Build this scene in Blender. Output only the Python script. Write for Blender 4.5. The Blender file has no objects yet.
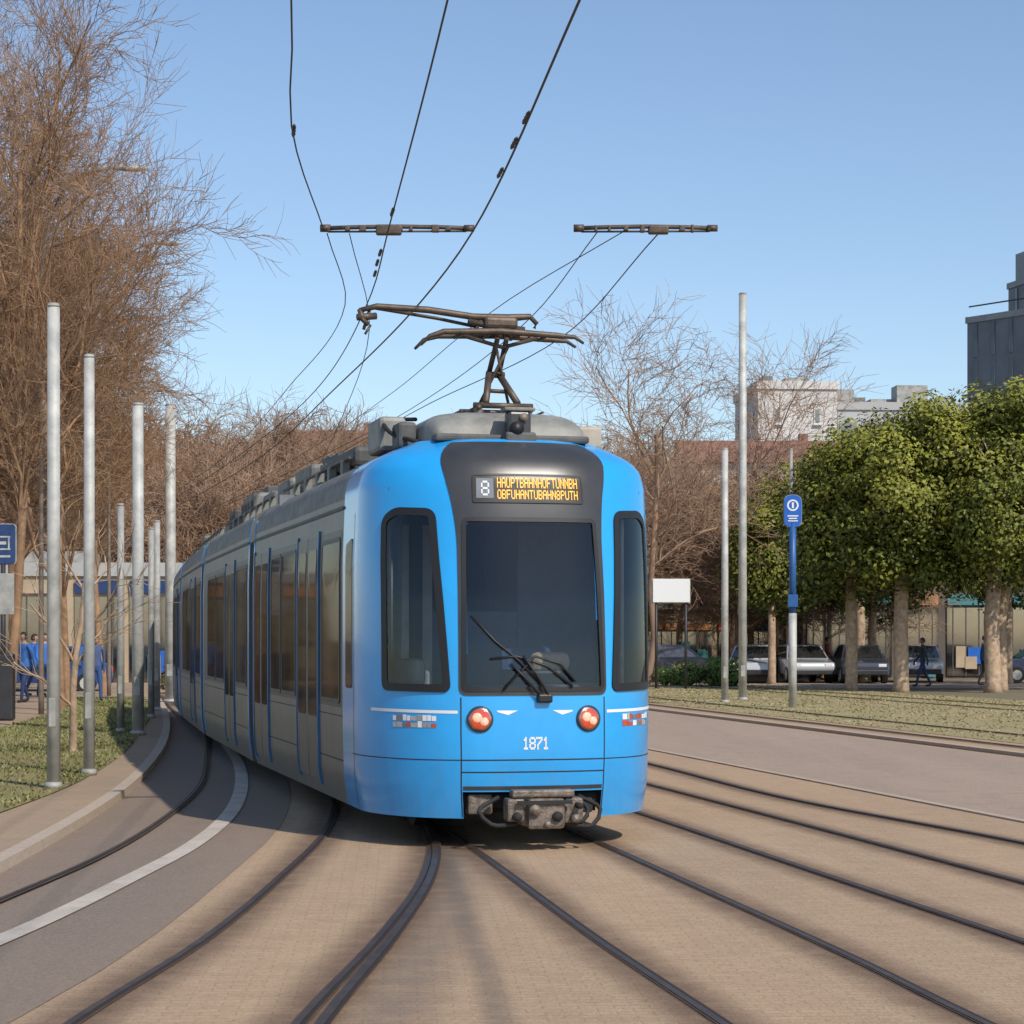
import bpy, bmesh, math, random
import numpy as np
from mathutils import Vector, Matrix

scene = bpy.context.scene
COL = scene.collection

# ------------------------------------------------------------------ materials
def new_mat(name):
    m = bpy.data.materials.new(name); m.use_nodes = True
    return m, m.node_tree.nodes, m.node_tree.links

def mat(name, col, rough=0.6, metal=0.0, var=0.0, scale=5.0, bump=0.0, bscale=40.0, spec=0.5, coat=0.0, emit=None, es=0.0, col2=None, dirt=0.0):
    m, n, l = new_mat(name)
    b = n['Principled BSDF']
    b.inputs['Base Color'].default_value = (*col, 1)
    b.inputs['Roughness'].default_value = rough
    b.inputs['Metallic'].default_value = metal
    b.inputs['Specular IOR Level'].default_value = spec
    b.inputs['Coat Weight'].default_value = coat
    b.inputs['Coat Roughness'].default_value = 0.08
    if emit:
        b.inputs['Emission Color'].default_value = (*emit, 1)
        b.inputs['Emission Strength'].default_value = es
    tc = n.new('ShaderNodeTexCoord')
    if var > 0 or col2:
        no = n.new('ShaderNodeTexNoise'); no.inputs['Scale'].default_value = scale
        no.inputs['Detail'].default_value = 6; no.inputs['Roughness'].default_value = 0.65
        l.new(tc.outputs['Object'], no.inputs['Vector'])
        r = n.new('ShaderNodeValToRGB')
        c2 = col2 if col2 else tuple(c*(1-var) for c in col)
        c1 = col if col2 else tuple(min(1, c*(1+var*0.6)) for c in col)
        r.color_ramp.elements[0].position = 0.32; r.color_ramp.elements[0].color = (*c2, 1)
        r.color_ramp.elements[1].position = 0.68; r.color_ramp.elements[1].color = (*c1, 1)
        l.new(no.outputs['Fac'], r.inputs['Fac']); out = r.outputs['Color']
        if dirt > 0:
            sp = n.new('ShaderNodeSeparateXYZ'); l.new(tc.outputs['Object'], sp.inputs[0])
            mr = n.new('ShaderNodeMapRange'); mr.inputs['From Min'].default_value = 0.2; mr.inputs['From Max'].default_value = 0.95
            mr.inputs['To Min'].default_value = dirt; mr.inputs['To Max'].default_value = dirt*0.12; l.new(sp.outputs['Z'], mr.inputs['Value'])
            mp = n.new('ShaderNodeMapping'); mp.inputs['Scale'].default_value = (14, 14, 1.2); l.new(tc.outputs['Object'], mp.inputs['Vector'])
            n2 = n.new('ShaderNodeTexNoise'); n2.inputs['Scale'].default_value = 1.0; n2.inputs['Detail'].default_value = 6; l.new(mp.outputs[0], n2.inputs['Vector'])
            mu = n.new('ShaderNodeMath'); mu.operation = 'MULTIPLY'; l.new(mr.outputs[0], mu.inputs[0]); l.new(n2.outputs['Fac'], mu.inputs[1])
            mx = n.new('ShaderNodeMix'); mx.data_type = 'RGBA'; l.new(mu.outputs[0], mx.inputs['Factor']); l.new(out, mx.inputs[6]); mx.inputs[7].default_value = (0.12, 0.10, 0.08, 1)
            out = mx.outputs[2]
        l.new(out, b.inputs['Base Color'])
    if bump > 0:
        nb = n.new('ShaderNodeTexNoise'); nb.inputs['Scale'].default_value = bscale; nb.inputs['Detail'].default_value = 4
        l.new(tc.outputs['Object'], nb.inputs['Vector'])
        bp = n.new('ShaderNodeBump'); bp.inputs['Strength'].default_value = bump; bp.inputs['Distance'].default_value = 0.02
        l.new(nb.outputs['Fac'], bp.inputs['Height']); l.new(bp.outputs['Normal'], b.inputs['Normal'])
    return m

def ground_mat(name, c_a, c_b, c_speck, fine=60.0, pavers=0.0, big=0.35, streak=False, blotch=0.2):
    m, n, l = new_mat(name)
    b = n['Principled BSDF']; b.inputs['Roughness'].default_value = 0.9
    b.inputs['Specular IOR Level'].default_value = 0.2
    tc = n.new('ShaderNodeTexCoord')
    def noise(s, d=8, ro=0.6, vec=None):
        x = n.new('ShaderNodeTexNoise'); x.inputs['Scale'].default_value = s; x.inputs['Detail'].default_value = d
        x.inputs['Roughness'].default_value = ro
        l.new(vec if vec else tc.outputs['Object'], x.inputs['Vector']); return x.outputs['Fac']
    def ramp(f, p0, p1):
        r = n.new('ShaderNodeMapRange'); r.inputs['From Min'].default_value = p0; r.inputs['From Max'].default_value = p1
        l.new(f, r.inputs['Value']); return r.outputs['Result']
    def mix(f, a, bb, mode='MIX'):
        x = n.new('ShaderNodeMix'); x.data_type = 'RGBA'; x.blend_type = mode
        if isinstance(f, float): x.inputs['Factor'].default_value = f
        else: l.new(f, x.inputs['Factor'])
        for k, v in (('A', a), ('B', bb)):
            s = x.inputs[6 if k == 'A' else 7]
            if isinstance(v, tuple): s.default_value = (*v, 1)
            else: l.new(v, s)
        return x.outputs[2]
    vec = None
    if streak:
        mp = n.new('ShaderNodeMapping'); mp.inputs['Scale'].default_value = (1.0, 0.10, 1.0)
        mp.inputs['Rotation'].default_value = (0, 0, math.radians(-9))
        l.new(tc.outputs['Object'], mp.inputs['Vector']); vec = mp.outputs['Vector']
    col = mix(ramp(noise(big, vec=vec), 0.35, 0.65), c_a, c_b)
    col = mix(ramp(noise(fine, 3, 0.7), 0.42, 0.75), col, c_speck)
    col = mix(ramp(noise(fine*0.45, 4, 0.75), 0.56, 0.80), col, tuple(c*0.62 for c in c_a))
    st = n.new('ShaderNodeMath'); st.operation = 'MULTIPLY'; st.inputs[1].default_value = blotch
    l.new(ramp(noise(2.3, 10, 0.7), 0.5, 0.78), st.inputs[0])
    col = mix(st.outputs[0], col, tuple(c*0.55 for c in c_a))
    if pavers > 0:
        mp2 = n.new('ShaderNodeMapping'); mp2.inputs['Rotation'].default_value = (0, 0, math.radians(-3))
        l.new(tc.outputs['Object'], mp2.inputs['Vector'])
        br = n.new('ShaderNodeTexBrick'); br.inputs['Scale'].default_value = 1.0
        br.inputs['Brick Width'].default_value = 0.16; br.inputs['Row Height'].default_value = 0.08
        br.inputs['Mortar Size'].default_value = 0.005
        br.inputs['Color1'].default_value = (1, 1, 1, 1); br.inputs['Color2'].default_value = (0.84, 0.82, 0.80, 1)
        br.inputs['Mortar'].default_value = (0.62, 0.59, 0.56, 1)
        l.new(mp2.outputs['Vector'], br.inputs['Vector'])
        col = mix(pavers, col, br.outputs['Color'], 'MULTIPLY')
    l.new(col, b.inputs['Base Color'])
    bp = n.new('ShaderNodeBump'); bp.inputs['Strength'].default_value = 0.6; bp.inputs['Distance'].default_value = 0.012
    l.new(noise(fine*1.2, 4, 0.7), bp.inputs['Height']); l.new(bp.outputs['Normal'], b.inputs['Normal'])
    return m

def glass_mat(name, tint=(0.62, 0.67, 0.71), ior=1.55):
    m, n, l = new_mat(name); n.clear()
    o = n.new('ShaderNodeOutputMaterial'); mx = n.new('ShaderNodeMixShader')
    t = n.new('ShaderNodeBsdfTransparent'); t.inputs['Color'].default_value = (*tint, 1)
    g = n.new('ShaderNodeBsdfGlossy'); g.inputs['Roughness'].default_value = 0.02
    g.inputs['Color'].default_value = (0.85, 0.93, 1, 1)
    f = n.new('ShaderNodeFresnel'); f.inputs['IOR'].default_value = ior
    l.new(f.outputs[0], mx.inputs[0]); l.new(t.outputs[0], mx.inputs[1]); l.new(g.outputs[0], mx.inputs[2])
    l.new(mx.outputs[0], o.inputs['Surface'])
    return m

def dark_window_mat(name, col, refl=0.2):
    """tinted film glass: dark body with a limited mirror component"""
    m, n, l = new_mat(name); n.clear()
    o = n.new('ShaderNodeOutputMaterial'); mx = n.new('ShaderNodeMixShader'); mx.inputs[0].default_value = refl
    d = n.new('ShaderNodeBsdfDiffuse'); g = n.new('ShaderNodeBsdfGlossy'); g.inputs['Roughness'].default_value = 0.06
    g.inputs['Color'].default_value = (0.8, 0.75, 0.68, 1)
    tc = n.new('ShaderNodeTexCoord'); no = n.new('ShaderNodeTexNoise'); no.inputs['Scale'].default_value = 1.6; no.inputs['Detail'].default_value = 5
    r = n.new('ShaderNodeValToRGB'); r.color_ramp.elements[0].position = 0.35; r.color_ramp.elements[1].position = 0.7
    r.color_ramp.elements[0].color = (*[c*0.4 for c in col], 1); r.color_ramp.elements[1].color = (*[c*1.8 for c in col], 1)
    l.new(tc.outputs['Object'], no.inputs['Vector']); l.new(no.outputs['Fac'], r.inputs['Fac']); l.new(r.outputs['Color'], d.inputs['Color'])
    l.new(d.outputs[0], mx.inputs[1]); l.new(g.outputs[0], mx.inputs[2]); l.new(mx.outputs[0], o.inputs['Surface'])
    return m

def soft_stain_mat(name, col, maxa=0.75):
    m, n, l = new_mat(name); b = n['Principled BSDF']; o = n['Material Output']
    b.inputs['Base Color'].default_value = (*col, 1); b.inputs['Roughness'].default_value = 0.85
    uv = n.new('ShaderNodeUVMap'); sep = n.new('ShaderNodeSeparateXYZ'); l.new(uv.outputs[0], sep.inputs[0])
    a = n.new('ShaderNodeMath'); a.operation = 'PINGPONG'; a.inputs[1].default_value = 0.5; l.new(sep.outputs['X'], a.inputs[0])
    r = n.new('ShaderNodeMapRange'); r.interpolation_type = 'SMOOTHSTEP'; r.inputs['From Max'].default_value = 0.48; r.inputs['To Max'].default_value = maxa
    l.new(a.outputs[0], r.inputs['Value'])
    tc = n.new('ShaderNodeTexCoord'); no = n.new('ShaderNodeTexNoise'); no.inputs['Scale'].default_value = 5.0; no.inputs['Detail'].default_value = 8
    l.new(tc.outputs['Object'], no.inputs['Vector'])
    r2 = n.new('ShaderNodeMapRange'); r2.inputs['From Min'].default_value = 0.2; r2.inputs['From Max'].default_value = 0.6; r2.inputs['To Min'].default_value = 0.45
    l.new(no.outputs['Fac'], r2.inputs['Value'])
    mu = n.new('ShaderNodeMath'); mu.operation = 'MULTIPLY'; l.new(r.outputs[0], mu.inputs[0]); l.new(r2.outputs[0], mu.inputs[1])
    tr = n.new('ShaderNodeBsdfTransparent'); mx = n.new('ShaderNodeMixShader')
    l.new(mu.outputs[0], mx.inputs[0]); l.new(tr.outputs[0], mx.inputs[1]); l.new(b.outputs[0], mx.inputs[2]); l.new(mx.outputs[0], o.inputs['Surface'])
    return m

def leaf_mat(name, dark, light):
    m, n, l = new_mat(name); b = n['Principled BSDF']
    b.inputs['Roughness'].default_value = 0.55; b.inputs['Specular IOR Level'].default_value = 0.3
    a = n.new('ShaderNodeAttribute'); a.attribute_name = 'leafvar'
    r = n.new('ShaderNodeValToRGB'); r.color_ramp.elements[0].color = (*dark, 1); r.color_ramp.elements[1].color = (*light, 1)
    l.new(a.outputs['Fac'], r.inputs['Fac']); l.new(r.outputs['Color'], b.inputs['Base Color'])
    return m

M = {}
M['blue'] = mat('tram_blue_paint', (0.016, 0.365, 0.83), 0.25, var=0.08, scale=2.0, coat=0.45, dirt=0.5)
M['grey_body'] = mat('tram_grey_paint', (0.15, 0.137, 0.122), 0.42, 0.0, var=0.25, scale=2, dirt=0.9, spec=0.35)
M['mask'] = mat('tram_dark_mask', (0.045, 0.047, 0.05), 0.32, var=0.2, scale=3)
M['roofgrey'] = mat('tram_roof_grey', (0.20, 0.20, 0.18), 0.6, var=0.4, scale=6, spec=0.3)
M['doorgrey'] = mat('tram_door_grey', (0.11, 0.10, 0.092), 0.42, 0.0, var=0.25, scale=2, dirt=0.8, spec=0.3)
M['roofdark'] = mat('tram_roof_dark', (0.09, 0.09, 0.088), 0.65, var=0.4, scale=5)
M['rubber'] = mat('black_rubber', (0.012, 0.012, 0.013), 0.5)
M['band'] = mat('tram_window_band', (0.035, 0.032, 0.03), 0.4, var=0.2, scale=2, spec=0.25)
M['glass'] = glass_mat('tram_glass')
M['sideglass'] = dark_window_mat('tram_side_glass', (0.045, 0.033, 0.024), 0.22)
M['interior'] = mat('tram_interior', (0.18, 0.20, 0.23), 0.7, var=0.2)
M['interior_light'] = mat('tram_interior_light', (0.62, 0.62, 0.58), 0.6, var=0.2)
M['interior_dark'] = mat('tram_interior_dark', (0.03, 0.032, 0.036), 0.7, var=0.2)
M['seat'] = mat('seat_beige', (0.6, 0.45, 0.3), 0.8, var=0.2)
M['seatblue'] = mat('seat_blue', (0.05, 0.09, 0.18), 0.8, var=0.2)
M['white'] = mat('white_marking', (0.75, 0.77, 0.78), 0.5)
M['red'] = mat('red_marking', (0.5, 0.08, 0.04), 0.5)
M['lens_red'] = mat('lamp_lens_red', (0.5, 0.05, 0.02), 0.15, emit=(1, 0.14, 0.04), es=0.2, coat=1, var=0.3, scale=40)
M['lens_white'] = mat('lamp_lens_white', (0.8, 0.5, 0.35), 0.1, emit=(1, 0.6, 0.35), es=0.3, coat=1, var=0.4, scale=45)
M['chrome'] = mat('chrome', (0.35, 0.35, 0.36), 0.25, 1.0)
M['led'] = mat('led_amber', (0.9, 0.45, 0.05), 0.4, emit=(1.0, 0.5, 0.04), es=0.8)
M['ledpanel'] = mat('led_panel', (0.03, 0.024, 0.012), 0.3)
M['coupler'] = mat('coupler_steel', (0.2, 0.165, 0.135), 0.6, 0.4, var=0.6, scale=14, bump=0.4, bscale=60)
M['under'] = mat('underframe', (0.02, 0.02, 0.02), 0.8, var=0.4)
M['bellows'] = mat('bellows_rubber', (0.03, 0.03, 0.032), 0.7)
M['panto'] = mat('pantograph_metal', (0.12, 0.09, 0.068), 0.55, 0.5, var=0.4, scale=12)
M['wire'] = mat('wire_metal', (0.07, 0.06, 0.055), 0.6, 0.3)
M['galv'] = mat('galvanised_steel', (0.47, 0.47, 0.44), 0.6, 0.1, var=0.35, scale=3)
M['galv2'] = mat('weathered_steel', (0.36, 0.355, 0.33), 0.65, 0.1, var=0.4, scale=3)
M['lampsteel'] = mat('lamp_steel', (0.20, 0.155, 0.12), 0.65, 0.1, var=0.4, scale=3)
M['signblue'] = mat('sign_blue', (0.015, 0.12, 0.5), 0.4, var=0.1)
M['signdark'] = mat('sign_navy', (0.02, 0.05, 0.15), 0.4, var=0.1)
M['postblue'] = mat('post_blue', (0.02, 0.1, 0.3), 0.45, var=0.2)
M['darkmetal'] = mat('dark_metal', (0.05, 0.05, 0.055), 0.5, 0.4, var=0.2)
M['bark'] = mat('bark_bare', (0.34, 0.205, 0.115), 0.9, var=0.4, scale=4)
M['bark_dist'] = mat('bark_distant', (0.38, 0.245, 0.16), 0.9, var=0.35, scale=0.4)
M['bark_tan'] = mat('bark_tan', (0.46, 0.33, 0.22), 0.9, var=0.45, scale=5, bump=0.6, bscale=12)
M['leaf'] = leaf_mat('leaf_green', (0.022, 0.045, 0.008), (0.29, 0.29, 0.04))
M['leaf_olive'] = leaf_mat('leaf_olive', (0.06, 0.055, 0.02), (0.24, 0.20, 0.07))
M['leaf_bush'] = leaf_mat('leaf_bush', (0.03, 0.06, 0.01), (0.15, 0.22, 0.05))
M['grassblade'] = leaf_mat('grass_blades', (0.13, 0.135, 0.045), (0.30, 0.285, 0.12))
M['grassdry'] = leaf_mat('grass_dry', (0.22, 0.20, 0.08), (0.40, 0.34, 0.18))

M['g_base'] = ground_mat('ground_earth', (0.22, 0.165, 0.11), (0.15, 0.15, 0.08), (0.25, 0.21, 0.15), 14)
M['g_plaza'] = ground_mat('track_paving', (0.465, 0.325, 0.205), (0.39, 0.275, 0.18), (0.55, 0.40, 0.27), 45, pavers=0.5, big=1.2, streak=True, blotch=0.28)
M['g_asphalt'] = ground_mat('asphalt_dark', (0.27, 0.20, 0.15), (0.215, 0.17, 0.135), (0.34, 0.27, 0.21), 60, big=1.0, streak=True)
M['g_asphalt2'] = ground_mat('asphalt_light', (0.38, 0.285, 0.215), (0.31, 0.24, 0.185), (0.47, 0.36, 0.28), 40, big=0.8, streak=True, blotch=0.4)
M['g_pave'] = ground_mat('pavement_slabs', (0.40, 0.29, 0.195), (0.34, 0.255, 0.175), (0.47, 0.35, 0.25), 50, pavers=0.4)
M['g_grass'] = ground_mat('grass_soil', (0.20, 0.185, 0.07), (0.28, 0.21, 0.11), (0.30, 0.26, 0.13), 25, big=1.2)
M['g_dry'] = ground_mat('dry_grass_soil', (0.36, 0.28, 0.155), (0.27, 0.25, 0.10), (0.42, 0.33, 0.2), 18, big=0.6)
M['kerb'] = ground_mat('kerb_stone', (0.46, 0.37, 0.28), (0.41, 0.33, 0.26), (0.54, 0.45, 0.36), 30)
M['paint'] = ground_mat('worn_road_paint', (0.60, 0.53, 0.45), (0.42, 0.35, 0.28), (0.66, 0.6, 0.52), 70, big=1.6, blotch=0.8)
M['rail'] = mat('rail_steel', (0.09, 0.063, 0.05), 0.5, 0.4, var=0.35, scale=5)
M['groove'] = mat('rail_groove', (0.025, 0.017, 0.012), 0.85)
M['railbed'] = mat('rail_bitumen', (0.13, 0.088, 0.062), 0.85, var=0.3, scale=4, spec=0.2)
M['stain'] = soft_stain_mat('rail_rust_stain', (0.16, 0.10, 0.065), 0.6)
M['stain2'] = soft_stain_mat('wheel_track_stain', (0.24, 0.20, 0.165), 0.42)

# ------------------------------------------------------------------ helpers
def mesh_obj(name, verts, faces, mats, parent=None, smooth=False, midx=None, uvs=None):
    me = bpy.data.meshes.new(name)
    me.from_pydata([tuple(v) for v in verts], [], faces)
    if not isinstance(mats, (list, tuple)): mats = [mats]
    for m_ in mats: me.materials.append(m_)
    if midx is not None: me.polygons.foreach_set('material_index', midx)
    if smooth: me.polygons.foreach_set('use_smooth', [True]*len(me.polygons))
    if uvs is not None:
        uvl = me.uv_layers.new(name='UVMap')
        for i, lp in enumerate(me.loops): uvl.data[i].uv = uvs[lp.vertex_index]
    me.update()
    o = bpy.data.objects.new(name, me); COL.objects.link(o)
    if parent: o.parent = parent
    return o

def empty(name, loc=(0, 0, 0), rz=0.0, parent=None):
    o = bpy.data.objects.new(name, None); COL.objects.link(o)
    o.location = loc; o.rotation_euler = (0, 0, rz); o.empty_display_size = 0.3
    if parent: o.parent = parent
    return o

def box(name, size, loc, m, parent=None, rot=(0, 0, 0), bevel=0.0, seg=2):
    bm = bmesh.new(); bmesh.ops.create_cube(bm, size=1.0)
    for v in bm.verts: v.co = Vector((v.co.x*size[0], v.co.y*size[1], v.co.z*size[2]))
    if bevel > 0:
        bmesh.ops.bevel(bm, geom=bm.edges[:], offset=bevel, segments=seg, profile=0.5, affect='EDGES')
    me = bpy.data.meshes.new(name); bm.to_mesh(me); bm.free(); me.materials.append(m)
    o = bpy.data.objects.new(name, me); COL.objects.link(o)
    o.location = loc; o.rotation_euler = rot
    if parent: o.parent = parent
    return o

def tube_geo(pts, radii, sides=8, cap=True):
    pts = [Vector(p) for p in pts]; n = len(pts)
    if not hasattr(radii, '__len__'): radii = [radii]*n
    V = []; F = []
    for i, p in enumerate(pts):
        d = (pts[min(i+1, n-1)] - pts[max(i-1, 0)])
        if d.length < 1e-9: d = Vector((0, 0, 1))
        d.normalize()
        ref = Vector((0, 0, 1)) if abs(d.z) < 0.9 else Vector((1, 0, 0))
        a = d.cross(ref).normalized(); b = d.cross(a)
        for k in range(sides):
            an = 2*math.pi*k/sides
            V.append(p + (a*math.cos(an) + b*math.sin(an))*radii[i])
    for i in range(n-1):
        for k in range(sides):
            k2 = (k+1) % sides
            F.append((i*sides+k, i*sides+k2, (i+1)*sides+k2, (i+1)*sides+k))
    if cap:
        F.append(tuple(reversed(range(sides)))); F.append(tuple((n-1)*sides+k for k in range(sides)))
    return V, F

def tube(name, pts, radii, m, parent=None, sides=8, smooth=True):
    V, F = tube_geo(pts, radii, sides)
    return mesh_obj(name, V, F, m, parent, smooth)

def multi_tube(name, lst, m, parent=None, sides=6):
    V = []; F = []
    for pts, r in lst:
        v, f = tube_geo(pts, r, sides); o = len(V)
        V += v; F += [tuple(i+o for i in ff) for ff in f]
    return mesh_obj(name, V, F, m, parent, True)

def smooth_path(pts, step=0.5):
    P = [np.array(p, float) for p in pts]
    out = []
    for i in range(len(P)-1):
        p0 = P[i-1] if i > 0 else 2*P[0]-P[1]; p1 = P[i]; p2 = P[i+1]; p3 = P[i+2] if i+2 < len(P) else 2*P[-1]-P[-2]
        L = np.linalg.norm(p2-p1); n = max(2, int(L/step))
        l0 = np.linalg.norm(p1-p0)+1e-6; l2 = np.linalg.norm(p3-p2)+1e-6
        m1 = ((p2-p1)/L + (p1-p0)/l0)*0.5*L; m2 = ((p3-p2)/l2 + (p2-p1)/L)*0.5*L
        for k in range(n):
            t = k/n; h00 = 2*t**3-3*t*t+1; h10 = t**3-2*t*t+t; h01 = -2*t**3+3*t*t; h11 = t**3-t*t
            out.append(h00*p1+h10*m1+h01*p2+h11*m2)
    out.append(P[-1]); return out

def ribbon(name, path, a, b, z, m, parent=None, z0=None):
    V = []; F = []; UV = []; n = len(path); s = 0
    for i, p in enumerate(path):
        d = path[min(i+1, n-1)]-path[max(i-1, 0)]; d = d/np.linalg.norm(d); nr = np.array([d[1], -d[0]])
        if i: s += np.linalg.norm(path[i]-path[i-1])
        for k, o in enumerate((a, b)):
            q = p[:2]+nr[:2]*o; V.append((q[0], q[1], z)); UV.append((float(k), s))
        if z0 is not None:
            for k, o in enumerate((a, b)):
                q = p[:2]+nr[:2]*o; V.append((q[0], q[1], z0)); UV.append((float(k), s))
    st = 2 if z0 is None else 4
    for i in range(n-1):
        j = i*st; k = j+st
        F.append((j, j+1, k+1, k))
        if z0 is not None:
            F.append((j, k, k+2, j+2)); F.append((j+1, j+3, k+3, k+1))
    if z0 is not None:
        F.append((0, 2, 3, 1)); e = (n-1)*4; F.append((e, e+1, e+3, e+2))
    return mesh_obj(name, V, F, m, parent, False, None, UV)

def sheet_between(name, pa, pb, z, m, parent=None, n=60):
    def res(p):
        p = np.array(smooth_path([(q[0], q[1]) for q in p], 0.6)); s = np.concatenate([[0], np.cumsum(np.linalg.norm(np.diff(p, axis=0), axis=1))])
        t = np.linspace(0, s[-1], n); return np.stack([np.interp(t, s, p[:, 0]), np.interp(t, s, p[:, 1])], 1)
    A = res(pa); B = res(pb); V = []; F = []
    for i in range(n):
        V.append((A[i][0], A[i][1], z)); V.append((B[i][0], B[i][1], z))
    for i in range(n-1):
        F.append((2*i, 2*i+1, 2*i+3, 2*i+2))
    o = mesh_obj(name, V, F, m, parent)
    bm = bmesh.new(); bm.from_mesh(o.data); bmesh.ops.recalc_face_normals(bm, faces=bm.faces[:])
    if sum(f.normal.z for f in bm.faces) < 0: bmesh.ops.reverse_faces(bm, faces=bm.faces[:])
    bm.to_mesh(o.data); bm.free()
    return o

# ------------------------------------------------------------------ camera, light, sky
cam = bpy.data.cameras.new('camera'); camo = bpy.data.objects.new('camera', cam); COL.objects.link(camo)
cam.sensor_width = 36; cam.lens = 36*2140/1024; cam.shift_y = 0.125; cam.clip_end = 5000; cam.clip_start = 0.1
camo.location = (0, 0, 1.65); camo.rotation_euler = (math.radians(90), 0, 0)
scene.camera = camo

EL = math.radians(42); AZ = math.radians(144)
sdir = Vector((math.sin(AZ)*math.cos(EL), math.cos(AZ)*math.cos(EL), math.sin(EL)))
sun = bpy.data.lights.new('sun', 'SUN'); suno = bpy.data.objects.new('sun', sun); COL.objects.link(suno)
sun.energy = 3.8; sun.angle = math.radians(0.8); sun.color = (1.0, 0.925, 0.82)
suno.rotation_euler = sdir.to_track_quat('Z', 'Y').to_euler(); suno.location = sdir*80
w = bpy.data.worlds.new('World'); scene.world = w; w.use_nodes = True
wn = w.node_tree.nodes; wl = w.node_tree.links
sky = wn.new('ShaderNodeTexSky'); sky.sky_type = 'NISHITA'; sky.sun_disc = False
sky.sun_elevation = EL; sky.sun_rotation = AZ; sky.altitude = 600; sky.air_density = 1.0; sky.dust_density = 1.0; sky.ozone_density = 2.2
wl.new(sky.outputs[0], wn['Background'].inputs['Color']); wn['Background'].inputs['Strength'].default_value = 0.15
scene.view_settings.view_transform = 'Standard'; scene.view_settings.look = 'None'; scene.view_settings.exposure = 0

# ------------------------------------------------------------------ ground and tracks
S = 2500
mesh_obj('ground', [(-S, -S, 0), (S, -S, 0), (S, S, 0), (-S, S, 0)], [(0, 1, 2, 3)], M['g_base'])

kerb_pts = [(-3.1, -15), (-3.3, 2), (-3.5, 10), (-3.6, 15), (-4.02, 22), (-4.84, 29.4), (-5.95, 37.2), (-7.9, 49), (-10.8, 65), (-15, 90)]
sheet_between('track_paving', kerb_pts, [(16, -15), (14, 10), (11, 40), (8, 65), (5, 95)], 0.004, M['g_plaza'])
asph_r2 = [(-2.55, -15), (-2.5, 2), (-2.25, 8), (-2.02, 11), (-1.98, 15), (-2.05, 19), (-2.5, 24), (-3.6, 31), (-5.0, 38), (-7.0, 48), (-10, 64)]
sheet_between('asphalt_road', kerb_pts[:9], asph_r2, 0.008, M['g_asphalt'])
kp = smooth_path(kerb_pts, 0.6)
ribbon('kerb', kp, -0.13, 0.0, 0.088, M['kerb'], z0=0.0)
sheet_between('pavement', kerb_pts, [(-30, -15), (-30, 20), (-30, 50), (-34, 95)], 0.084, M['g_pave'])
grass_edge = [(-4.4, -5), (-4.55, 10), (-4.62, 19.4), (-4.72, 22.8), (-5.3, 29), (-6.4, 37), (-7.9, 47), (-10, 58)]
grass_out = [(-7.8, -5), (-7.8, 10), (-7.9, 19), (-8.0, 24), (-8.4, 30), (-9.0, 37), (-10.0, 47), (-11.8, 58)]
sheet_between('lawn', grass_edge, grass_out, 0.095, M['g_grass'])

def para(x0, y0, bend=0.0):
    return [(x0-0.2*(y-y0), y) for y in (-15, 0, 15, 30, 45, 60, 80, 100)]
sheet_between('asphalt_lane', para(3.67, 24.4), para(5.15, 39.2), 0.008, M['g_asphalt2'])
k2 = smooth_path(para(3.67, 24.4), 1.0)
ribbon('kerb', k2, -0.10, 0.0, 0.02, M['kerb'], z0=0.0)
sheet_between('grass_verge', para(6.05, 44), para(13.0, 62), 0.010, M['g_dry'])
k3 = smooth_path(para(5.35, 40.0), 1.0)
ribbon('kerb', k3, -0.15, 0.0, 0.06, M['kerb'], z0=0.0)
mesh_obj('street_road', [(-60, 74.5, 0.012), (80, 70.5, 0.012), (80, 84.5, 0.012), (-60, 88.5, 0.012)], [(0, 1, 2, 3)], M['g_asphalt2'])

white_pts = [(-2.95, 9.5), (-2.85, 11.0), (-2.72, 12.6), (-2.62, 14.7), (-2.55, 16.8), (-2.62, 19.5), (-2.9, 22.8), (-3.6, 28.2), (-4.5, 33.6)]
ribbon('painted_line', smooth_path(white_pts, 0.4), -0.075, 0.075, 0.0165, M['paint'])

def track(name, rails, idx, wide=0.02, stain=True, sw=0.3):
    par = empty(name)
    for i, r in enumerate(rails):
        p = smooth_path(r, 0.4); z = 0.014+0.0012*(idx*2+i)
        if stain: ribbon('rust_stain_%d' % i, p, -sw, sw, 0.0105+0.0003*(idx*2+i), M['stain'], par)
        ribbon('bedding_%d' % i, p, -0.030, 0.044, z, M['railbed'], par)
        ribbon('rail_head_%d' % i, p, -wide, wide*0.7, z+0.005, M['rail'], par, z0=z-0.004)
        ribbon('rail_groove_%d' % i, p, wide*0.7+0.001, wide*0.7+0.022, z+0.002, M['groove'], par)
    return par

back = [(-2.3, 27.5), (-3.75, 34.5), (-5.2, 41.5), (-6.4, 47.5), (-9.5, 61), (-14, 80)]
def off_back(dx): return [(x+dx, y) for x, y in back]
track('tram_track', [
    [(2.6, -14), (1.9, 2), (1.25, 7), (0.89, 9.2), (0.48, 11.6), (-0.28, 16.6), (-0.95, 20.5)]+off_back(-0.52),
    [(4.4, -14), (3.2, 2), (2.4, 7), (2.01, 9.2), (1.77, 10.9), (1.24, 14.1), (0.5, 18.4), (-0.2, 22)]+off_back(0.52)], 0, wide=0.020)
track('tram_track', [
    [(-2.6, -14), (-2.15, 2), (-1.88, 9.2), (-1.69, 11.6), (-1.6, 15), (-1.6, 18.3), (-1.85, 22)]+off_back(-0.5),
    [(-1.5, -14), (-1.2, 2), (-0.91, 9.2), (-0.73, 11.8), (-0.62, 14.5), (-0.64, 16.8), (-0.85, 21)]+off_back(0.5)], 1, wide=0.020)
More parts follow.
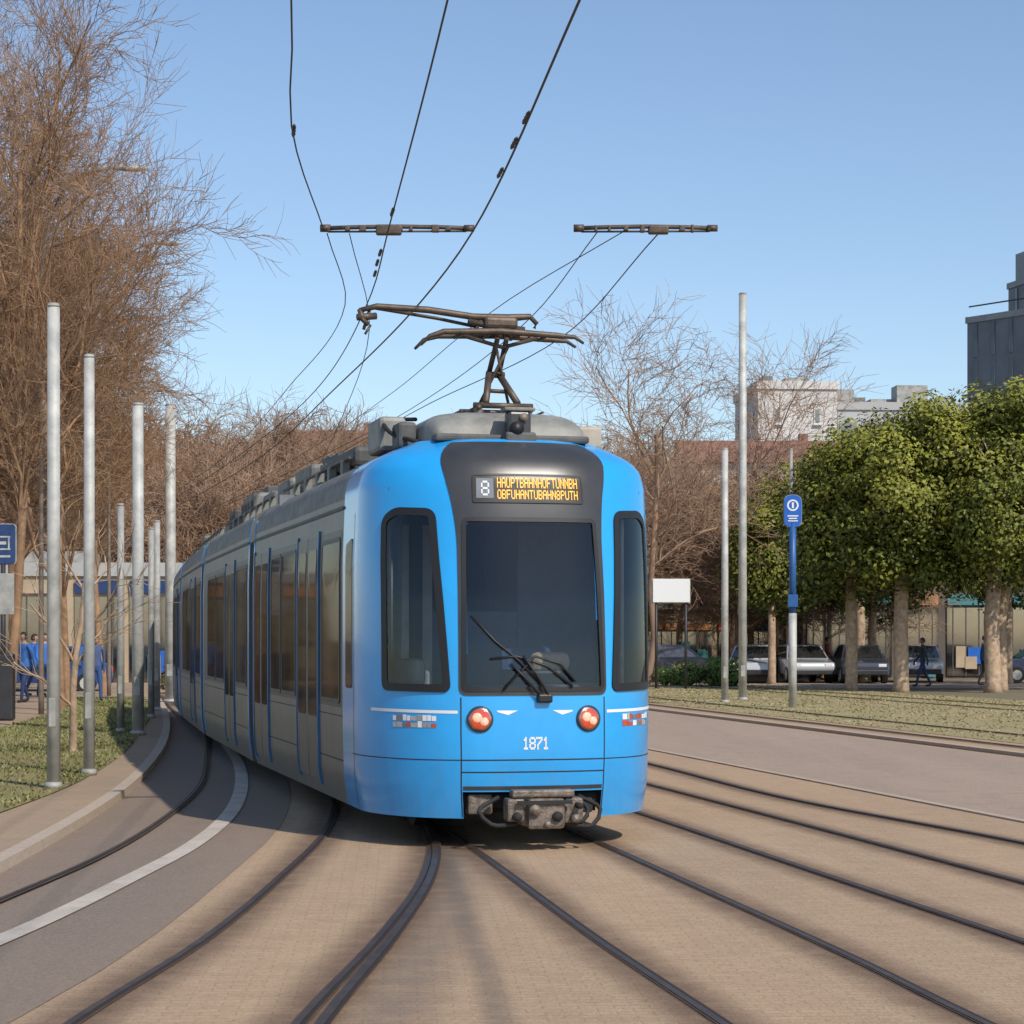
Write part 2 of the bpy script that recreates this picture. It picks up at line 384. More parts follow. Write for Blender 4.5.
track('switch_rail', [[(-1.25, -14), (-1.0, 2), (-0.80, 9.2), (-0.65, 11.8), (-0.56, 14.5), (-0.60, 16.8), (-0.85, 20)]], 7, wide=0.026, stain=False)
track('tram_track', [
    [(6.5, -14), (4.3, 2), (3.2, 9.2), (2.77, 11.6), (1.9, 16.4), (1.21, 20.2), (-0.3, 28), (-3.0, 41), (-7, 60)],
    [(8, -14), (5.6, 3), (3.45, 14.4), (2.46, 19.6), (0.9, 27.5), (-1.8, 41), (-5.6, 60)]], 2, wide=0.020)
track('tram_track', [
    [(9.5, -12), (7.0, 3), (4.12, 17.2), (2.88, 21.9), (1.82, 28.2), (-0.8, 41), (-4.6, 60)]], 3, wide=0.028)
track('tram_track', [para(7.8, 32.7), para(9.2, 34.6)], 4, wide=0.028)
track('tram_track', [para(11.6, 50.4), para(12.9, 51.5)], 5, wide=0.028)
track('tram_track', [
    [(-2.9, -14), (-3.1, 2), (-3.25, 12), (-3.1, 16), (-3.14, 18.6), (-3.45, 23.5), (-4.2, 29.4), (-5.35, 37.2), (-7.5, 47.7), (-10.4, 63)]], 6, wide=0.012, stain=False)
ribbon('oil_stain', smooth_path([(-0.55, -10), (-0.6, 2), (-0.6, 7), (-0.6, 9.2), (-0.5, 12), (-0.52, 16), (-0.7, 19)], 0.5), -0.28, 0.40, 0.0100, M['stain2'])
ribbon('oil_stain', smooth_path([(0.2, -10), (0.1, 2), (-0.05, 9.2), (-0.3, 13), (-0.55, 17)], 0.5), -0.12, 0.12, 0.0094, M['stain2'])

# ------------------------------------------------------------------ grass blades
def grass_patch(name, pa, pb, n, m, seed, h=(0.04, 0.12), z=0.09, par=None):
    rnd = random.Random(seed); A = np.array(smooth_path(pa, 0.5)); B = np.array(smooth_path(pb, 0.5))
    V = []; F = []; C = []
    def at(P, t):
        f = t*(len(P)-1); i = int(f); i2 = min(i+1, len(P)-1); return P[i]*(1-(f-i))+P[i2]*(f-i)
    for i in range(n):
        t = rnd.random(); s = rnd.random(); q = at(A, t)*(1-s)+at(B, t)*s
        pn = math.sin(q[0]*2.1+1.3*math.sin(q[1]*1.1))*math.cos(q[1]*0.9+q[0])
        if pn < -0.35 and rnd.random() < 0.65: continue
        hh = rnd.uniform(*h); an = rnd.random()*6.28; wd = rnd.uniform(0.006, 0.016)*(1+q[1]/40)
        dx, dy = math.cos(an)*wd, math.sin(an)*wd; lx, ly = rnd.uniform(-.04, .04), rnd.uniform(-.04, .04)
        o = len(V); V += [(q[0]-dx, q[1]-dy, z), (q[0]+dx, q[1]+dy, z), (q[0]+lx, q[1]+ly, z+hh)]
        F.append((o, o+1, o+2)); C.append(min(1, max(0, rnd.gauss(0.5, 0.2)+0.25*math.sin(q[0]*1.3+math.sin(q[1]*0.7)*2))))
    o = mesh_obj(name, V, F, m, par); a = o.data.attributes.new('leafvar', 'FLOAT', 'FACE'); a.data.foreach_set('value', C)
    return o
grass_patch('grass', grass_edge[1:], grass_out[1:], 45000, M['grassblade'], 3, h=(0.02, 0.05))
grass_patch('dry_grass', [(p[0], p[1]) for p in para(6.05, 44)[2:7]], [(p[0], p[1]) for p in para(13.0, 62)[2:7]], 26000, M['grassdry'], 4, h=(0.012, 0.035), z=0.01)

# ------------------------------------------------------------------ TRAM
tram = empty('tram', (0.185, 16.8, 0.0), math.radians(13.8))
Dn = 1.15; W0 = 1.2
HW = 1.235
xs = HW*np.sin(np.linspace(0, math.pi/2, 500)); ys = Dn*(1-(1-(xs/HW)**3.1)**0.60)
seg = np.concatenate([[0], np.cumsum(np.hypot(np.diff(xs), np.diff(ys)))]); tn = seg[-1]
def T(x): return math.copysign(float(np.interp(abs(x), xs, seg)), x)
def gsm(zs, vals, sig=10):
    zz = np.linspace(0, 3.6, 721); v = np.interp(zz, zs, vals); k = np.arange(-30, 31); g = np.exp(-k*k/(2*sig*sig)); g /= g.sum()
    v2 = np.convolve(np.pad(v, 30, mode='edge'), g, 'valid'); return lambda z: float(np.interp(z, zz, v2))
wz = gsm([0, .25, .5, .9, 2.3, 2.9, 3.05, 3.14, 3.21, 3.28, 3.6], [1.17, 1.19, 1.225, 1.235, 1.235, 1.215, 1.175, 1.085, 0.94, 0.74, 0.55], 5)
rz_ = gsm([0, .3, .7, 1.15, 1.6, 2.0, 2.65, 2.95, 3.10, 3.2, 3.28, 3.6], [0.08, .04, 0.0, 0.01, 0.04, .08, .19, .25, .32, .44, .62, .8], 6)
def Sf(t, z):
    a = abs(t)
    if a <= tn: xr = float(np.interp(a, seg, xs)); yr = float(np.interp(a, seg, ys))
    else: xr = HW; yr = Dn+(a-tn)
    q = min(1, yr/Dn); bl = 1-q*q*(3-2*q)
    x = xr*wz(z)/HW
    return Vector((math.copysign(x, t) if t else 0.0, yr+rz_(z)*bl, z))
def Sn(t, z):
    e = 0.004; n = (Sf(t+e, z)-Sf(t-e, z)).cross(Sf(t, z+e)-Sf(t, z-e)); return n.normalized()
def SP(t, z, off=0.0): return Sf(t, z)+Sn(t, z)*off
def sidet(y, s=1): return s*(tn+(y-Dn))

def rpoly(pts, r=0.06, step=0.04):
    out = []; n = len(pts); P = [np.array(p, float) for p in pts]
    rr = r if hasattr(r, '__len__') else [r]*n
    ent = []
    for i in range(n):
        a = P[i-1]-P[i]; b = P[(i+1) % n]-P[i]; ra = min(rr[i], 0.45*np.linalg.norm(a), 0.45*np.linalg.norm(b))
        ent.append((P[i]+a/np.linalg.norm(a)*ra, P[i]+b/np.linalg.norm(b)*ra))
    for i in range(n):
        e0, e1 = ent[i]
        for k in range(7):
            t = k/6; out.append((1-t)**2*e0+2*t*(1-t)*P[i]+t*t*e1)
        nx = ent[(i+1) % n][0]; L = np.linalg.norm(nx-e1); m_ = int(L/step)
        for k in range(1, m_): out.append(e1+(nx-e1)*k/m_)
    return np.array(out)
def inset(poly, d):
    n = len(poly); out = []
    area = 0.5*sum(poly[i][0]*poly[(i+1) % n][1]-poly[(i+1) % n][0]*poly[i][1] for i in range(n)); sg = 1 if area > 0 else -1
    for i in range(n):
        tg = poly[(i+1) % n]-poly[i-1]; L = np.linalg.norm(tg)+1e-9; nr = np.array([-tg[1], tg[0]])/L*sg; out.append(poly[i]+nr*d)
    return np.array(out)
def ray_poly(c, ang, poly):
    d = np.array([math.cos(ang), math.sin(ang)]); P = poly-c; Q = np.roll(P, -1, axis=0); E = Q-P
    den = d[0]*E[:, 1]-d[1]*E[:, 0]; ok = np.abs(den) > 1e-12; den = np.where(ok, den, 1)
    t = (P[:, 0]*E[:, 1]-P[:, 1]*E[:, 0])/den; u = (P[:, 0]*d[1]-P[:, 1]*d[0])/den
    ok &= (t > 0) & (u >= -1e-6) & (u <= 1+1e-6)
    return c+d*(t[ok].max() if ok.any() else 0)
def inpoly(x, z, poly):
    c = False; n = len(poly); j = n-1
    for i in range(n):
        if (poly[i][1] > z) != (poly[j][1] > z) and x < (poly[j][0]-poly[i][0])*(z-poly[i][1])/(poly[j][1]-poly[i][1])+poly[i][0]: c = not c
        j = i
    return c
def ring(name, outer, inner, off, m, parent, nsub=2, lip=True, SPf=None):
    SPf = SPf or SP
    c = inner.mean(axis=0) if inner is not None else outer.mean(axis=0)
    angs = sorted(set([round(math.atan2(*(p-c)[::-1]), 4) for p in outer]+([round(math.atan2(*(p-c)[::-1]), 4) for p in inner] if inner is not None else [])))
    V = []; F = []; N = len(angs)
    O = [ray_poly(c, a, outer) for a in angs]; I = [ray_poly(c, a, inner) if inner is not None else c+(o-c)*0.02 for a, o in zip(angs, O)]
    levels = []
    if lip: levels.append([SPf(p[0], p[1], -0.01) for p in O])
    for s in range(nsub+1):
        levels.append([SPf(*(o+(i_-o)*s/nsub), off) for o, i_ in zip(O, I)])
    if lip and inner is not None: levels.append([SPf(p[0], p[1], -0.03) for p in I])
    for L in levels: V += L
    for k in range(len(levels)-1):
        for i in range(N):
            j = (i+1) % N; F.append((k*N+i, k*N+j, (k+1)*N+j, (k+1)*N+i))
    if inner is None: F.append(tuple((len(levels)-1)*N+i for i in range(N)))
    o = mesh_obj(name, V, F, m, parent, False)
    bm = bmesh.new(); bm.from_mesh(o.data)
    nn = SPf(c[0], c[1], 0.05)-SPf(c[0], c[1], 0)
    if sum((f.normal.dot(nn) for f in bm.faces)) < 0: bmesh.ops.reverse_faces(bm, faces=bm.faces[:])
    bm.to_mesh(o.data); bm.free()
    me = o.data; me.polygons.foreach_set('use_smooth', [True]*len(me.polygons))
    me.set_sharp_from_angle(angle=math.radians(40))
    return o
def strip(name, pts, wd, off, m, parent):
    P = []
    for i in range(len(pts)-1):
        a = np.array(pts[i], float); b = np.array(pts[i+1], float); n = max(1, int(np.linalg.norm(b-a)/0.05))
        for k in range(n): P.append(a+(b-a)*k/n)
    P.append(np.array(pts[-1], float)); V = []; F = []
    for i, p in enumerate(P):
        d = P[min(i+1, len(P)-1)]-P[max(0, i-1)]; d /= np.linalg.norm(d); nr = np.array([-d[1], d[0]])*wd/2
        V.append(SP(*(p-nr), off)); V.append(SP(*(p+nr), off))
    for i in range(len(P)-1): F.append((2*i, 2*i+1, 2*i+3, 2*i+2))
    return mesh_obj(name, V, F, m, parent)
def hquad(name, t0, t1, z0, z1, off, m, parent):
    n = max(1, int(abs(t1-t0)/0.06)); V = []; F = []
    for i in range(n+1):
        t = t0+(t1-t0)*i/n; V.append(SP(t, z0, off)); V.append(SP(t, z1, off))
    for i in range(n): F.append((2*i, 2*i+2, 2*i+3, 2*i+1))
    return mesh_obj(name, V, F, m, parent)

ws_out = rpoly([(-0.585, 1.245), (0.590, 1.245), (0.56, 2.62), (-0.55, 2.62)], 0.06)
mask_out = rpoly([(-0.605, 1.215), (0.61, 1.215), (0.61, 2.5), (0.66, 2.9), (0.82, 3.245), (-0.82, 3.245), (-0.66, 2.9), (-0.59, 2.5)], [.07, .07, .2, .2, .03, .03, .2, .2])
def cheek(s):
    p = [(s*T(0.665), 1.25), (s*T(1.10), 1.26), (s*T(1.10), 2.62), (s*T(1.02), 2.70), (s*T(0.75), 2.68)]
    return rpoly(p, [.06, .07, .08, .08, .08])
chL, chR = cheek(-1), cheek(1)
sw = {}
for s in (-1, 1):
    sw[s] = rpoly([(sidet(1.32, s), 1.25), (sidet(1.62, s), 1.25), (sidet(1.62, s), 2.45), (sidet(1.32, s), 2.5)], 0.05)
holes = [inset(p, 0.035) for p in (ws_out, chL, chR)]

LEN1 = 8.1
tend = tn+(LEN1-Dn)
tcols = list(np.linspace(-tn, tn, 150))
tcols = list(-np.linspace(tend, tn+0.7, 24))+list(-np.linspace(tn+0.7-0.05, tn+.02, 12))+tcols+list(np.linspace(tn+.02, tn+0.7-0.05, 12))+list(np.linspace(tn+0.7, tend, 24))
zrows = list(np.linspace(0.25, 2.8, 86))+list(np.linspace(2.82, 3.28, 30))
V = []; F = []; MI = []
for t in tcols:
    for z in zrows: V.append(Sf(t, z))
nz = len(zrows); blue_end = sidet(1.78)
for i in range(len(tcols)-1):
    for j in range(nz-1):
        tc_ = (tcols[i]+tcols[i+1])/2; zc = (zrows[j]+zrows[j+1])/2
        if abs(tc_) < 1.6 and any(inpoly(tc_, zc, h) for h in holes): continue
        if abs(tc_) < 0.575 and zc < 0.475: continue
        F.append((i*nz+j, (i+1)*nz+j, (i+1)*nz+j+1, i*nz+j+1))
        MI.append(0 if abs(tc_) < blue_end else (1 if zc < 2.85 else 2))
n0 = len(V); ncol = len(tcols)
for i in range(ncol//2):
    a = i*nz+nz-1; b = (ncol-1-i)*nz+nz-1; a2 = (i+1)*nz+nz-1; b2 = (ncol-2-i)*nz+nz-1
    if a2 >= b2: break
    F.append((a, a2, b2, b)); MI.append(2)
hull = mesh_obj('body_shell', V, F, [M['blue'], M['grey_body'], M['roofgrey']], tram, True, MI)
hull.data.set_sharp_from_angle(angle=math.radians(50))

ring('front_mask', mask_out, inset(ws_out, 0.02), 0.008, M['mask'], tram, 14)
ring('windscreen_seal', ws_out, inset(ws_out, 0.035), 0.016, M['rubber'], tram, 1)
ring('windscreen', inset(ws_out, 0.03), None, 0.004, M['glass'], tram, 14, lip=False)
for nm, p in (('cab_window_frame_l', chL), ('cab_window_frame_r', chR)):
    ring(nm, inset(p, -0.012), inset(p, 0.05), 0.014, M['rubber'], tram, 2)
    ring(nm.replace('frame', 'glass'), inset(p, 0.035), None, 0.004, M['glass'], tram, 10, lip=False)
for s in (-1, 1):
    ring('driver_window_%d' % s, sw[s], None, 0.008, M['sideglass'], tram, 4)

disp = rpoly([(-0.46, 2.735), (0.46, 2.735), (0.46, 2.965), (-0.46, 2.965)], 0.02)
ring('display_frame', disp, inset(disp, 0.015), 0.018, M['rubber'], tram, 1)
ring('display_panel', inset(disp, 0.012), None, 0.014, M['ledpanel'], tram, 4, lip=False)
FONT = {'H': ["10001","10001","10001","11111","10001","10001","10001"], 'A': ["01110","10001","10001","11111","10001","10001","10001"],
 'U': ["10001","10001","10001","10001","10001","10001","01110"], 'P': ["11110","10001","10001","11110","10000","10000","10000"],
 'T': ["11111","00100","00100","00100","00100","00100","00100"], 'B': ["11110","10001","10001","11110","10001","10001","11110"],
 'N': ["10001","11001","10101","10101","10011","10001","10001"], 'O': ["01110","10001","10001","10001","10001","10001","01110"],
 'F': ["11111","10000","10000","11110","10000","10000","10000"], '7': ["11111","00001","00010","00100","01000","01000","01000"],
 '8': ["01110","10001","10001","01110","10001","10001","01110"], '1': ["00100","01100","00100","00100","00100","00100","01110"]}
def dots(name, text, t0, z0, cell, cw, off, m, parent, fill=0.8, zc=None):
    V = []; F = []; t = t0; zc = zc or cell
    for ch in text:
        g = FONT[ch]
        for r in range(7):
            for c in range(5):
                if g[r][c] == '1':
                    a = t+c*cell; b = z0+(6-r)*zc; o = len(V)
                    V += [SP(a, b, off), SP(a+cell*fill, b, off), SP(a+cell*fill, b+zc*fill, off), SP(a, b+zc*fill, off)]
                    F.append((o, o+1, o+2, o+3))
        t += cw
    return mesh_obj(name, V, F, m, parent)
dots('display_text', 'HAUPTBAHNHOFTUNNBH', -0.26, 2.855, 0.0064, 0.0375, 0.017, M['led'], tram, 0.95, 0.0115)
dots('display_text_b', 'OBFUHANTUBAHN8PUTH', -0.26, 2.765, 0.0064, 0.0375, 0.017, M['led'], tram, 0.95, 0.0105)
hquad('route_box', -0.43, -0.29, 2.77, 2.93, 0.016, M['interior'], tram)
dots('route_number', '8', -0.39, 2.79, 0.013, 0.08, 0.0185, M['white'], tram, 0.95, 0.017)
dots('fleet_number', '1871', -0.105, 0.79, 0.010, 0.054, 0.004, M['white'], tram, 1.3, 0.0135)

for s in (-1, 1):
    strip('panel_seam_v%d' % s, [(s*0.59, 0.26), (s*0.59, 1.2)], 0.010, 0.002, M['under'], tram)
    strip('cheek_seam_%d' % s, [(s*0.59, 0.71), (sidet(1.3, s), 0.71)], 0.008, 0.002, M['under'], tram)
    strip('cab_door_seam_%d' % s, [(sidet(1.24, s), 0.3), (sidet(1.24, s), 2.7)], 0.010, 0.002, M['under'], tram)
    strip('white_stripe_%d' % s, [(s*0.615, 1.085), (s*T(1.17), 1.095)], 0.024, 0.003, M['white'], tram)
    V = [SP(s*0.14, 1.098, .003), SP(s*0.31, 1.098, .003), SP(s*0.30, 1.085, .003), SP(s*0.22, 1.062, .003)]
    mesh_obj('headlight_flash_%d' % s, V, [(0, 1, 2, 3)], M['white'], tram)
    rnd = random.Random(5+s); tt = s*T(0.76)
    for k in range(9):
        ww = rnd.uniform(0.03, 0.07)
        for q in range(2):
            hh = rnd.uniform(0.03, 0.05); z = 0.962+q*0.052
            hquad('decal_%d_%d_%d' % (s, k, q), tt, tt+s*ww, z, z+hh, 0.004, M[rnd.choice(['white', 'white', 'galv', 'red', 'interior'])], tram)
        tt += s*(ww+0.005)
        if abs(tt) > T(1.16): break
strip('panel_seam_h', [(-0.59, 0.71), (0.59, 0.71)], 0.010, 0.002, M['under'], tram)
strip('panel_seam_h2', [(-0.59, 0.615), (0.59, 0.615)], 0.010, 0.002, M['under'], tram)
strip('bumper_edge', [(-0.575, 0.49), (0.575, 0.49)], 0.03, 0.004, M['mask'], tram)

for s in (-1, 1):
    c = SP(s*0.44, 1.03, 0.0); n = Sn(s*0.44, 1.03); q = n.to_track_quat('Z', 'Y')
    hl = empty('headlight_%d' % s, c, parent=tram); hl.rotation_mode = 'QUATERNION'; hl.rotation_quaternion = q
    def disc(name, r, z0, z1, m, loc=(0, 0), r2=None, dome=0.006):
        V = []; F = []; N = 28; r2 = r2 if r2 is not None else r*0.86
        for rr, z in ((r, z0), (r, z1), (r2, z1+dome), (r2*0.5, z1+dome*1.6)):
            for k in range(N): V.append((loc[0]+rr*math.cos(2*math.pi*k/N), loc[1]+rr*math.sin(2*math.pi*k/N), z))
        for a in range(3):
            for k in range(N): F.append((a*N+k, a*N+(k+1) % N, (a+1)*N+(k+1) % N, (a+1)*N+k))
        F.append(tuple(3*N+k for k in range(N)))
        mesh_obj(name, V, F, m, hl, True)
    disc('lamp_bezel', 0.104, -0.02, 0.012, M['mask'])
    disc('lamp_ring', 0.094, 0.0, 0.016, M['chrome'])
    disc('lamp_body', 0.083, 0.0, 0.020, M['lens_red'])
    disc('lamp_reflector', 0.04, 0.01, 0.026, M['lens_white'], (-0.022, 0.012))
    disc('lamp_reflector_b', 0.034, 0.01, 0.028, M['lens_white'], (0.032, -0.018))

box('underframe_front', (1.9, 6.5, 0.16), (0, 4.4, 0.32), M['under'], tram)
box('coupler_recess', (1.2, 0.05, 0.3), (0, 0.42, 0.42), M['under'], tram)
box('coupler_beam', (1.12, 0.10, 0.12), (0, 0.22, 0.38), M['under'], tram, bevel=0.02)
box('coupler_bracket_l', (0.2, 0.12, 0.16), (-0.42, 0.16, 0.36), M['coupler'], tram, bevel=0.02)
box('coupler_bracket_r', (0.16, 0.12, 0.12), (0.42, 0.16, 0.34), M['under'], tram, bevel=0.02)
box('coupler_block', (0.34, 0.34, 0.2), (0.02, 0.02, 0.30), M['coupler'], tram, bevel=0.03)
box('coupler_face', (0.30, 0.07, 0.24), (0.04, -0.17, 0.30), M['coupler'], tram, bevel=0.03)
box('coupler_jaw_l', (0.14, 0.16, 0.18), (-0.2, -0.10, 0.33), M['coupler'], tram, bevel=0.02)
box('coupler_jaw_r', (0.16, 0.14, 0.2), (0.27, -0.08, 0.32), M['coupler'], tram, bevel=0.02)
box('coupler_top', (0.5, 0.12, 0.06), (0.02, -0.12, 0.455), M['coupler'], tram, bevel=0.015)
box('coupler_plate', (0.44, 0.02, 0.03), (0.02, -0.215, 0.39), M['under'], tram)
for k, (x, z, r) in enumerate(((-0.06, 0.33, 0.045), (0.12, 0.28, 0.04), (0.27, 0.26, 0.035), (-0.2, 0.28, 0.035), (0.04, 0.22, 0.025), (0.3, 0.36, 0.025))):
    tube('coupler_pin_%d' % k, [(x, -0.13, z), (x, -0.235, z)], r, M['under'] if k % 2 else M['coupler'], tram, 12)
for k, (x0, x1) in enumerate(((0.35, 0.5), (-0.3, -0.48), (0.3, 0.4))):
    tube('coupler_hose_%d' % k, smooth_path([(x0, 0.0, 0.42), (x1, -0.1, 0.32), ((x0+x1)/2, -0.14, 0.2+0.02*k), (x0*0.6, -0.1, 0.22)], 0.05), 0.018, M['under'], tram)

def surfline(pts, off): return [SP(t, z, off) for t, z in pts]
multi_tube('wiper_arms', [
    (surfline([(0.10, 1.20), (0.0, 1.38), (-0.10, 1.52)], 0.05), 0.011),
    (surfline([(0.02, 1.22), (-0.1, 1.36), (-0.2, 1.46)], 0.05), 0.011),
    (surfline([(-0.50, 1.84), (-0.32, 1.64), (-0.15, 1.50), (0.05, 1.30)], 0.028), 0.012),
    (surfline([(-0.36, 1.50), (-0.15, 1.52), (0.1, 1.44), (0.30, 1.28)], 0.028), 0.012),
    (surfline([(-0.26, 1.26), (-0.1, 1.42), (0.0, 1.52), (0.2, 1.46), (0.32, 1.32)], 0.035), 0.010)], M['rubber'], tram)
box('wiper_motor', (0.12, 0.06, 0.07), SP(0.07, 1.19, 0.03), M['rubber'], tram, bevel=0.015)

# cab interior
box('cab_floor', (2.1, 1.5, 0.05), (0, 1.3, 0.85), M['interior'], tram)
box('cab_ceiling', (2.1, 1.4, 0.05), (0, 1.35, 2.85), M['interior_dark'], tram)
box('dashboard', (1.6, 0.5, 0.26), (0, 0.55, 1.16), M['interior'], tram, bevel=0.05)
box('dash_console', (0.5, 0.2, 0.14), (0.12, 0.62, 1.34), M['rubber'], tram, bevel=0.03)
box('cab_bulkhead_l', (0.40, 0.05, 2.2), (-0.62, 2.0, 2.0), M['interior_light'], tram)
box('cab_bulkhead_r', (0.7, 0.05, 2.2), (0.7, 2.0, 2.0), M['interior'], tram)
box('cab_bulkhead_mid', (1.0, 0.05, 1.0), (-0.1, 2.03, 1.4), M['interior'], tram)
box('cab_bulkhead_top', (2.2, 0.05, 0.5), (0, 1.97, 2.9), M['interior_dark'], tram)
box('saloon_back', (2.3, 0.05, 2.6), (0, 6.5, 1.9), M['interior'], tram)
box('driver_seat_back', (0.46, 0.12, 0.6), (0.24, 1.25, 1.30), M['seatblue'], tram, rot=(-0.15, 0, 0), bevel=0.06)
box('driver_headrest', (0.34, 0.12, 0.16), (0.34, 0.85, 1.47), M['seat'], tram, bevel=0.06)
box('driver_seat_base', (0.48, 0.46, 0.14), (0.24, 1.1, 1.05), M['seatblue'], tram, bevel=0.05)
box('cab_locker', (0.35, 0.4, 0.4), (-0.80, 1.25, 1.2), M['interior_light'], tram, bevel=0.03)
box('jump_seat', (0.3, 0.12, 0.24), (-0.86, 0.85, 1.38), M['interior_light'], tram, bevel=0.06)
tube('cab_pole_l', [(-0.94, 0.95, 0.9), (-0.92, 1.0, 2.9)], 0.05, M['interior_light'], tram)
box('cab_pillar_l', (0.10, 0.12, 2.0), (-0.72, 1.2, 1.95), M['interior_dark'], tram, bevel=0.02)
box('cab_side_panel_l', (0.04, 0.5, 0.5), (-1.08, 1.5, 2.6), M['interior_dark'], tram)
for k in range(7):
    box('curtain_fold_%d' % k, (0.035, 0.05, 1.4), (0.90+0.035*(k % 2)*0.6, 0.66+k*0.08, 1.95), M['interior_light'], tram, bevel=0.012)

M['postblue2'] = mat('door_post_blue', (0.03, 0.15, 0.34), 0.4, var=0.2)
def side_SP(s):
    def f(y, z, off=0.0):
        e = 0.01; dw = (wz(z+e)-wz(z-e))/(2*e); n = Vector((s, 0, -dw)).normalized()
        return Vector((s*wz(z), y, z))+n*off
    return f
def car_side(par, y0, y1, s, plan):
    f = side_SP(s); tag = 'l' if s < 0 else 'r'
    p = rpoly([(y0+0.08, 1.07), (y1-0.16, 1.07), (y1-0.16, 2.60), (y0+0.08, 2.60)], 0.05)
    ring('window_band_'+tag, p, None, 0.0025, M['band'], par, 10, lip=False, SPf=f)
    for k, (kind, a, b) in enumerate(plan):
        if kind == 'w':
            p = rpoly([(a, 1.12), (b, 1.12), (b, 2.52), (a, 2.52)], 0.06)
            ring('side_window_frame_%s%d' % (tag, k), inset(p, -0.02), inset(p, 0.02), 0.009, M['rubber'], par, 1, SPf=f)
            ring('side_window_%s%d' % (tag, k), p, None, 0.006, M['sideglass'], par, 3, lip=False, SPf=f)
        else:
            mid = (a+b)/2
            for h, (c, d) in enumerate(((a, mid-0.01), (mid+0.01, b))):
                p = rpoly([(c, 0.38), (d, 0.38), (d, 2.60), (c, 2.60)], 0.03)
                ring('door_leaf_%s%d_%d' % (tag, k, h), p, None, 0.012, M['doorgrey'], par, 3, SPf=f)
                g = rpoly([(c+0.07, 0.95), (d-0.07, 0.95), (d-0.07, 2.48), (c+0.07, 2.48)], 0.06)
                ring('door_glass_%s%d_%d' % (tag, k, h), g, None, 0.017, M['sideglass'], par, 3, SPf=f)
            for h, c in enumerate((a-0.03, b+0.03)):
                g = rpoly([(c-0.018, 0.34), (c+0.018, 0.34), (c+0.018, 2.64), (c-0.018, 2.64)], 0.005)
                ring('door_post_%s%d_%d' % (tag, k, h), g, None, 0.02, M['postblue2'], par, 3, SPf=f)
    for nm, z, wd, m_, off in (('sill_seam', 0.62, 0.01, M['under'], 0.003), ('waist_seam', 1.0, 0.008, M['under'], 0.003), ('gutter', 2.78, 0.03, M['roofdark'], 0.012)):
        V = [f(y0, z-wd/2, off), f(y1, z-wd/2, off), f(y1, z+wd/2, off), f(y0, z+wd/2, off)]
        mesh_obj(nm+'_'+tag, V, [(0, 1, 2, 3)], m_, par)

for s in (-1, 1):
    car_side(tram, 1.8, LEN1, s, [('w', 1.95, 2.95), ('d', 3.15, 4.45), ('w', 4.65, 5.65), ('w', 5.75, 6.5), ('d', 6.7, 7.9)])
    f = side_SP(s)
    p = rpoly([(LEN1-0.12, 0.3), (LEN1-0.01, 0.3), (LEN1-0.01, 3.0), (LEN1-0.12, 3.0)], 0.01)
    ring('end_band_%d' % s, p, None, 0.006, M['blue'], tram, 4, SPf=f)

def roof_boxes(par, y0, y1, seed):
    rnd = random.Random(seed); y = y0; k = 0
    while y < y1-0.6:
        L = min(rnd.uniform(0.6, 1.7), y1-y-0.1); wd = rnd.uniform(1.1, 1.5); h = rnd.uniform(0.18, 0.38)
        box('roof_unit_%d' % k, (wd, L, h), (rnd.uniform(-0.14, 0.02), y+L/2, 3.27+h/2), M[rnd.choice(['roofgrey', 'roofdark', 'roofgrey', 'roofgrey'])], par, bevel=0.05)
        for q in range(int(L/0.22)):
            box('roof_vent_%d_%d' % (k, q), (0.02, 0.12, h*0.5), (-wd/2-0.07, y+0.15+q*0.22, 3.27+h*0.5), M['roofdark'], par)
        if rnd.random() < 0.6: box('roof_top_%d' % k, (0.5, L*0.4, 0.12), (-0.3, y+L*0.5, 3.27+h+0.06), M[rnd.choice(['roofdark', 'roofgrey'])], par, bevel=0.02)
        y += L+rnd.uniform(0.12, 0.4); k += 1
    for s in (-1, 1):
        tube('roof_rail_%d' % s, [(s*0.91, y0, 3.34), (s*0.91, y1, 3.34)], 0.018, M['roofdark'], par)
        for q in range(int((y1-y0)/0.8)):
            box('roof_clip_%d_%d' % (s, q), (0.08, 0.12, 0.14), (s*0.90, y0+0.3+q*0.8, 3.27), M['roofgrey'], par, bevel=0.01)
roof_boxes(tram, 3.4, LEN1-0.2, 2)

def pod(name, y0, y1, hw, z0, z1, m, par, k0=0.55):
    V = []; F = []; prof = []
    N = 18
    for k in range(N+1):
        a = math.pi*k/N; c_ = math.cos(a); prof.append((-math.copysign(abs(c_)**0.45, c_)*hw, z0+(z1-z0)*abs(math.sin(a))**0.4))
    ysn = [y0, y0+0.02, y0+0.1, y0+0.25, y0+0.5, y1-0.15, y1]; sc = [0.0, k0, 0.8, 0.94, 1.0, 1.0, 0.9]
    for y, sc_ in zip(ysn, sc):
        for x, z in prof: V.append((x*(0.88+0.12*sc_), y, z0+(z-z0)*sc_))
    n = N+1
    for i in range(len(ysn)-1):
        for k in range(N): F.append((i*n+k, i*n+k+1, (i+1)*n+k+1, (i+1)*n+k))
    F.append(tuple((len(ysn)-1)*n+k for k in range(n)))
    o = mesh_obj(name, V, F, m, par, True); o.data.set_sharp_from_angle(angle=math.radians(45)); return o
M['podgrey'] = mat('pod_grey', (0.25, 0.25, 0.225), 0.55, var=0.35, scale=4)
pod('roof_pod', 0.80, 3.1, 0.67, 3.20, 3.56, M['podgrey'], tram)
box('pod_skirt', (1.30, 0.5, 0.06), (0, 0.98, 3.30), M['roofdark'], tram, bevel=0.02)
for s in (-1, 1): box('pod_panel_line_%d' % s, (0.012, 1.6, 0.015), (s*0.35, 1.9, 3.56), M['roofdark'], tram)
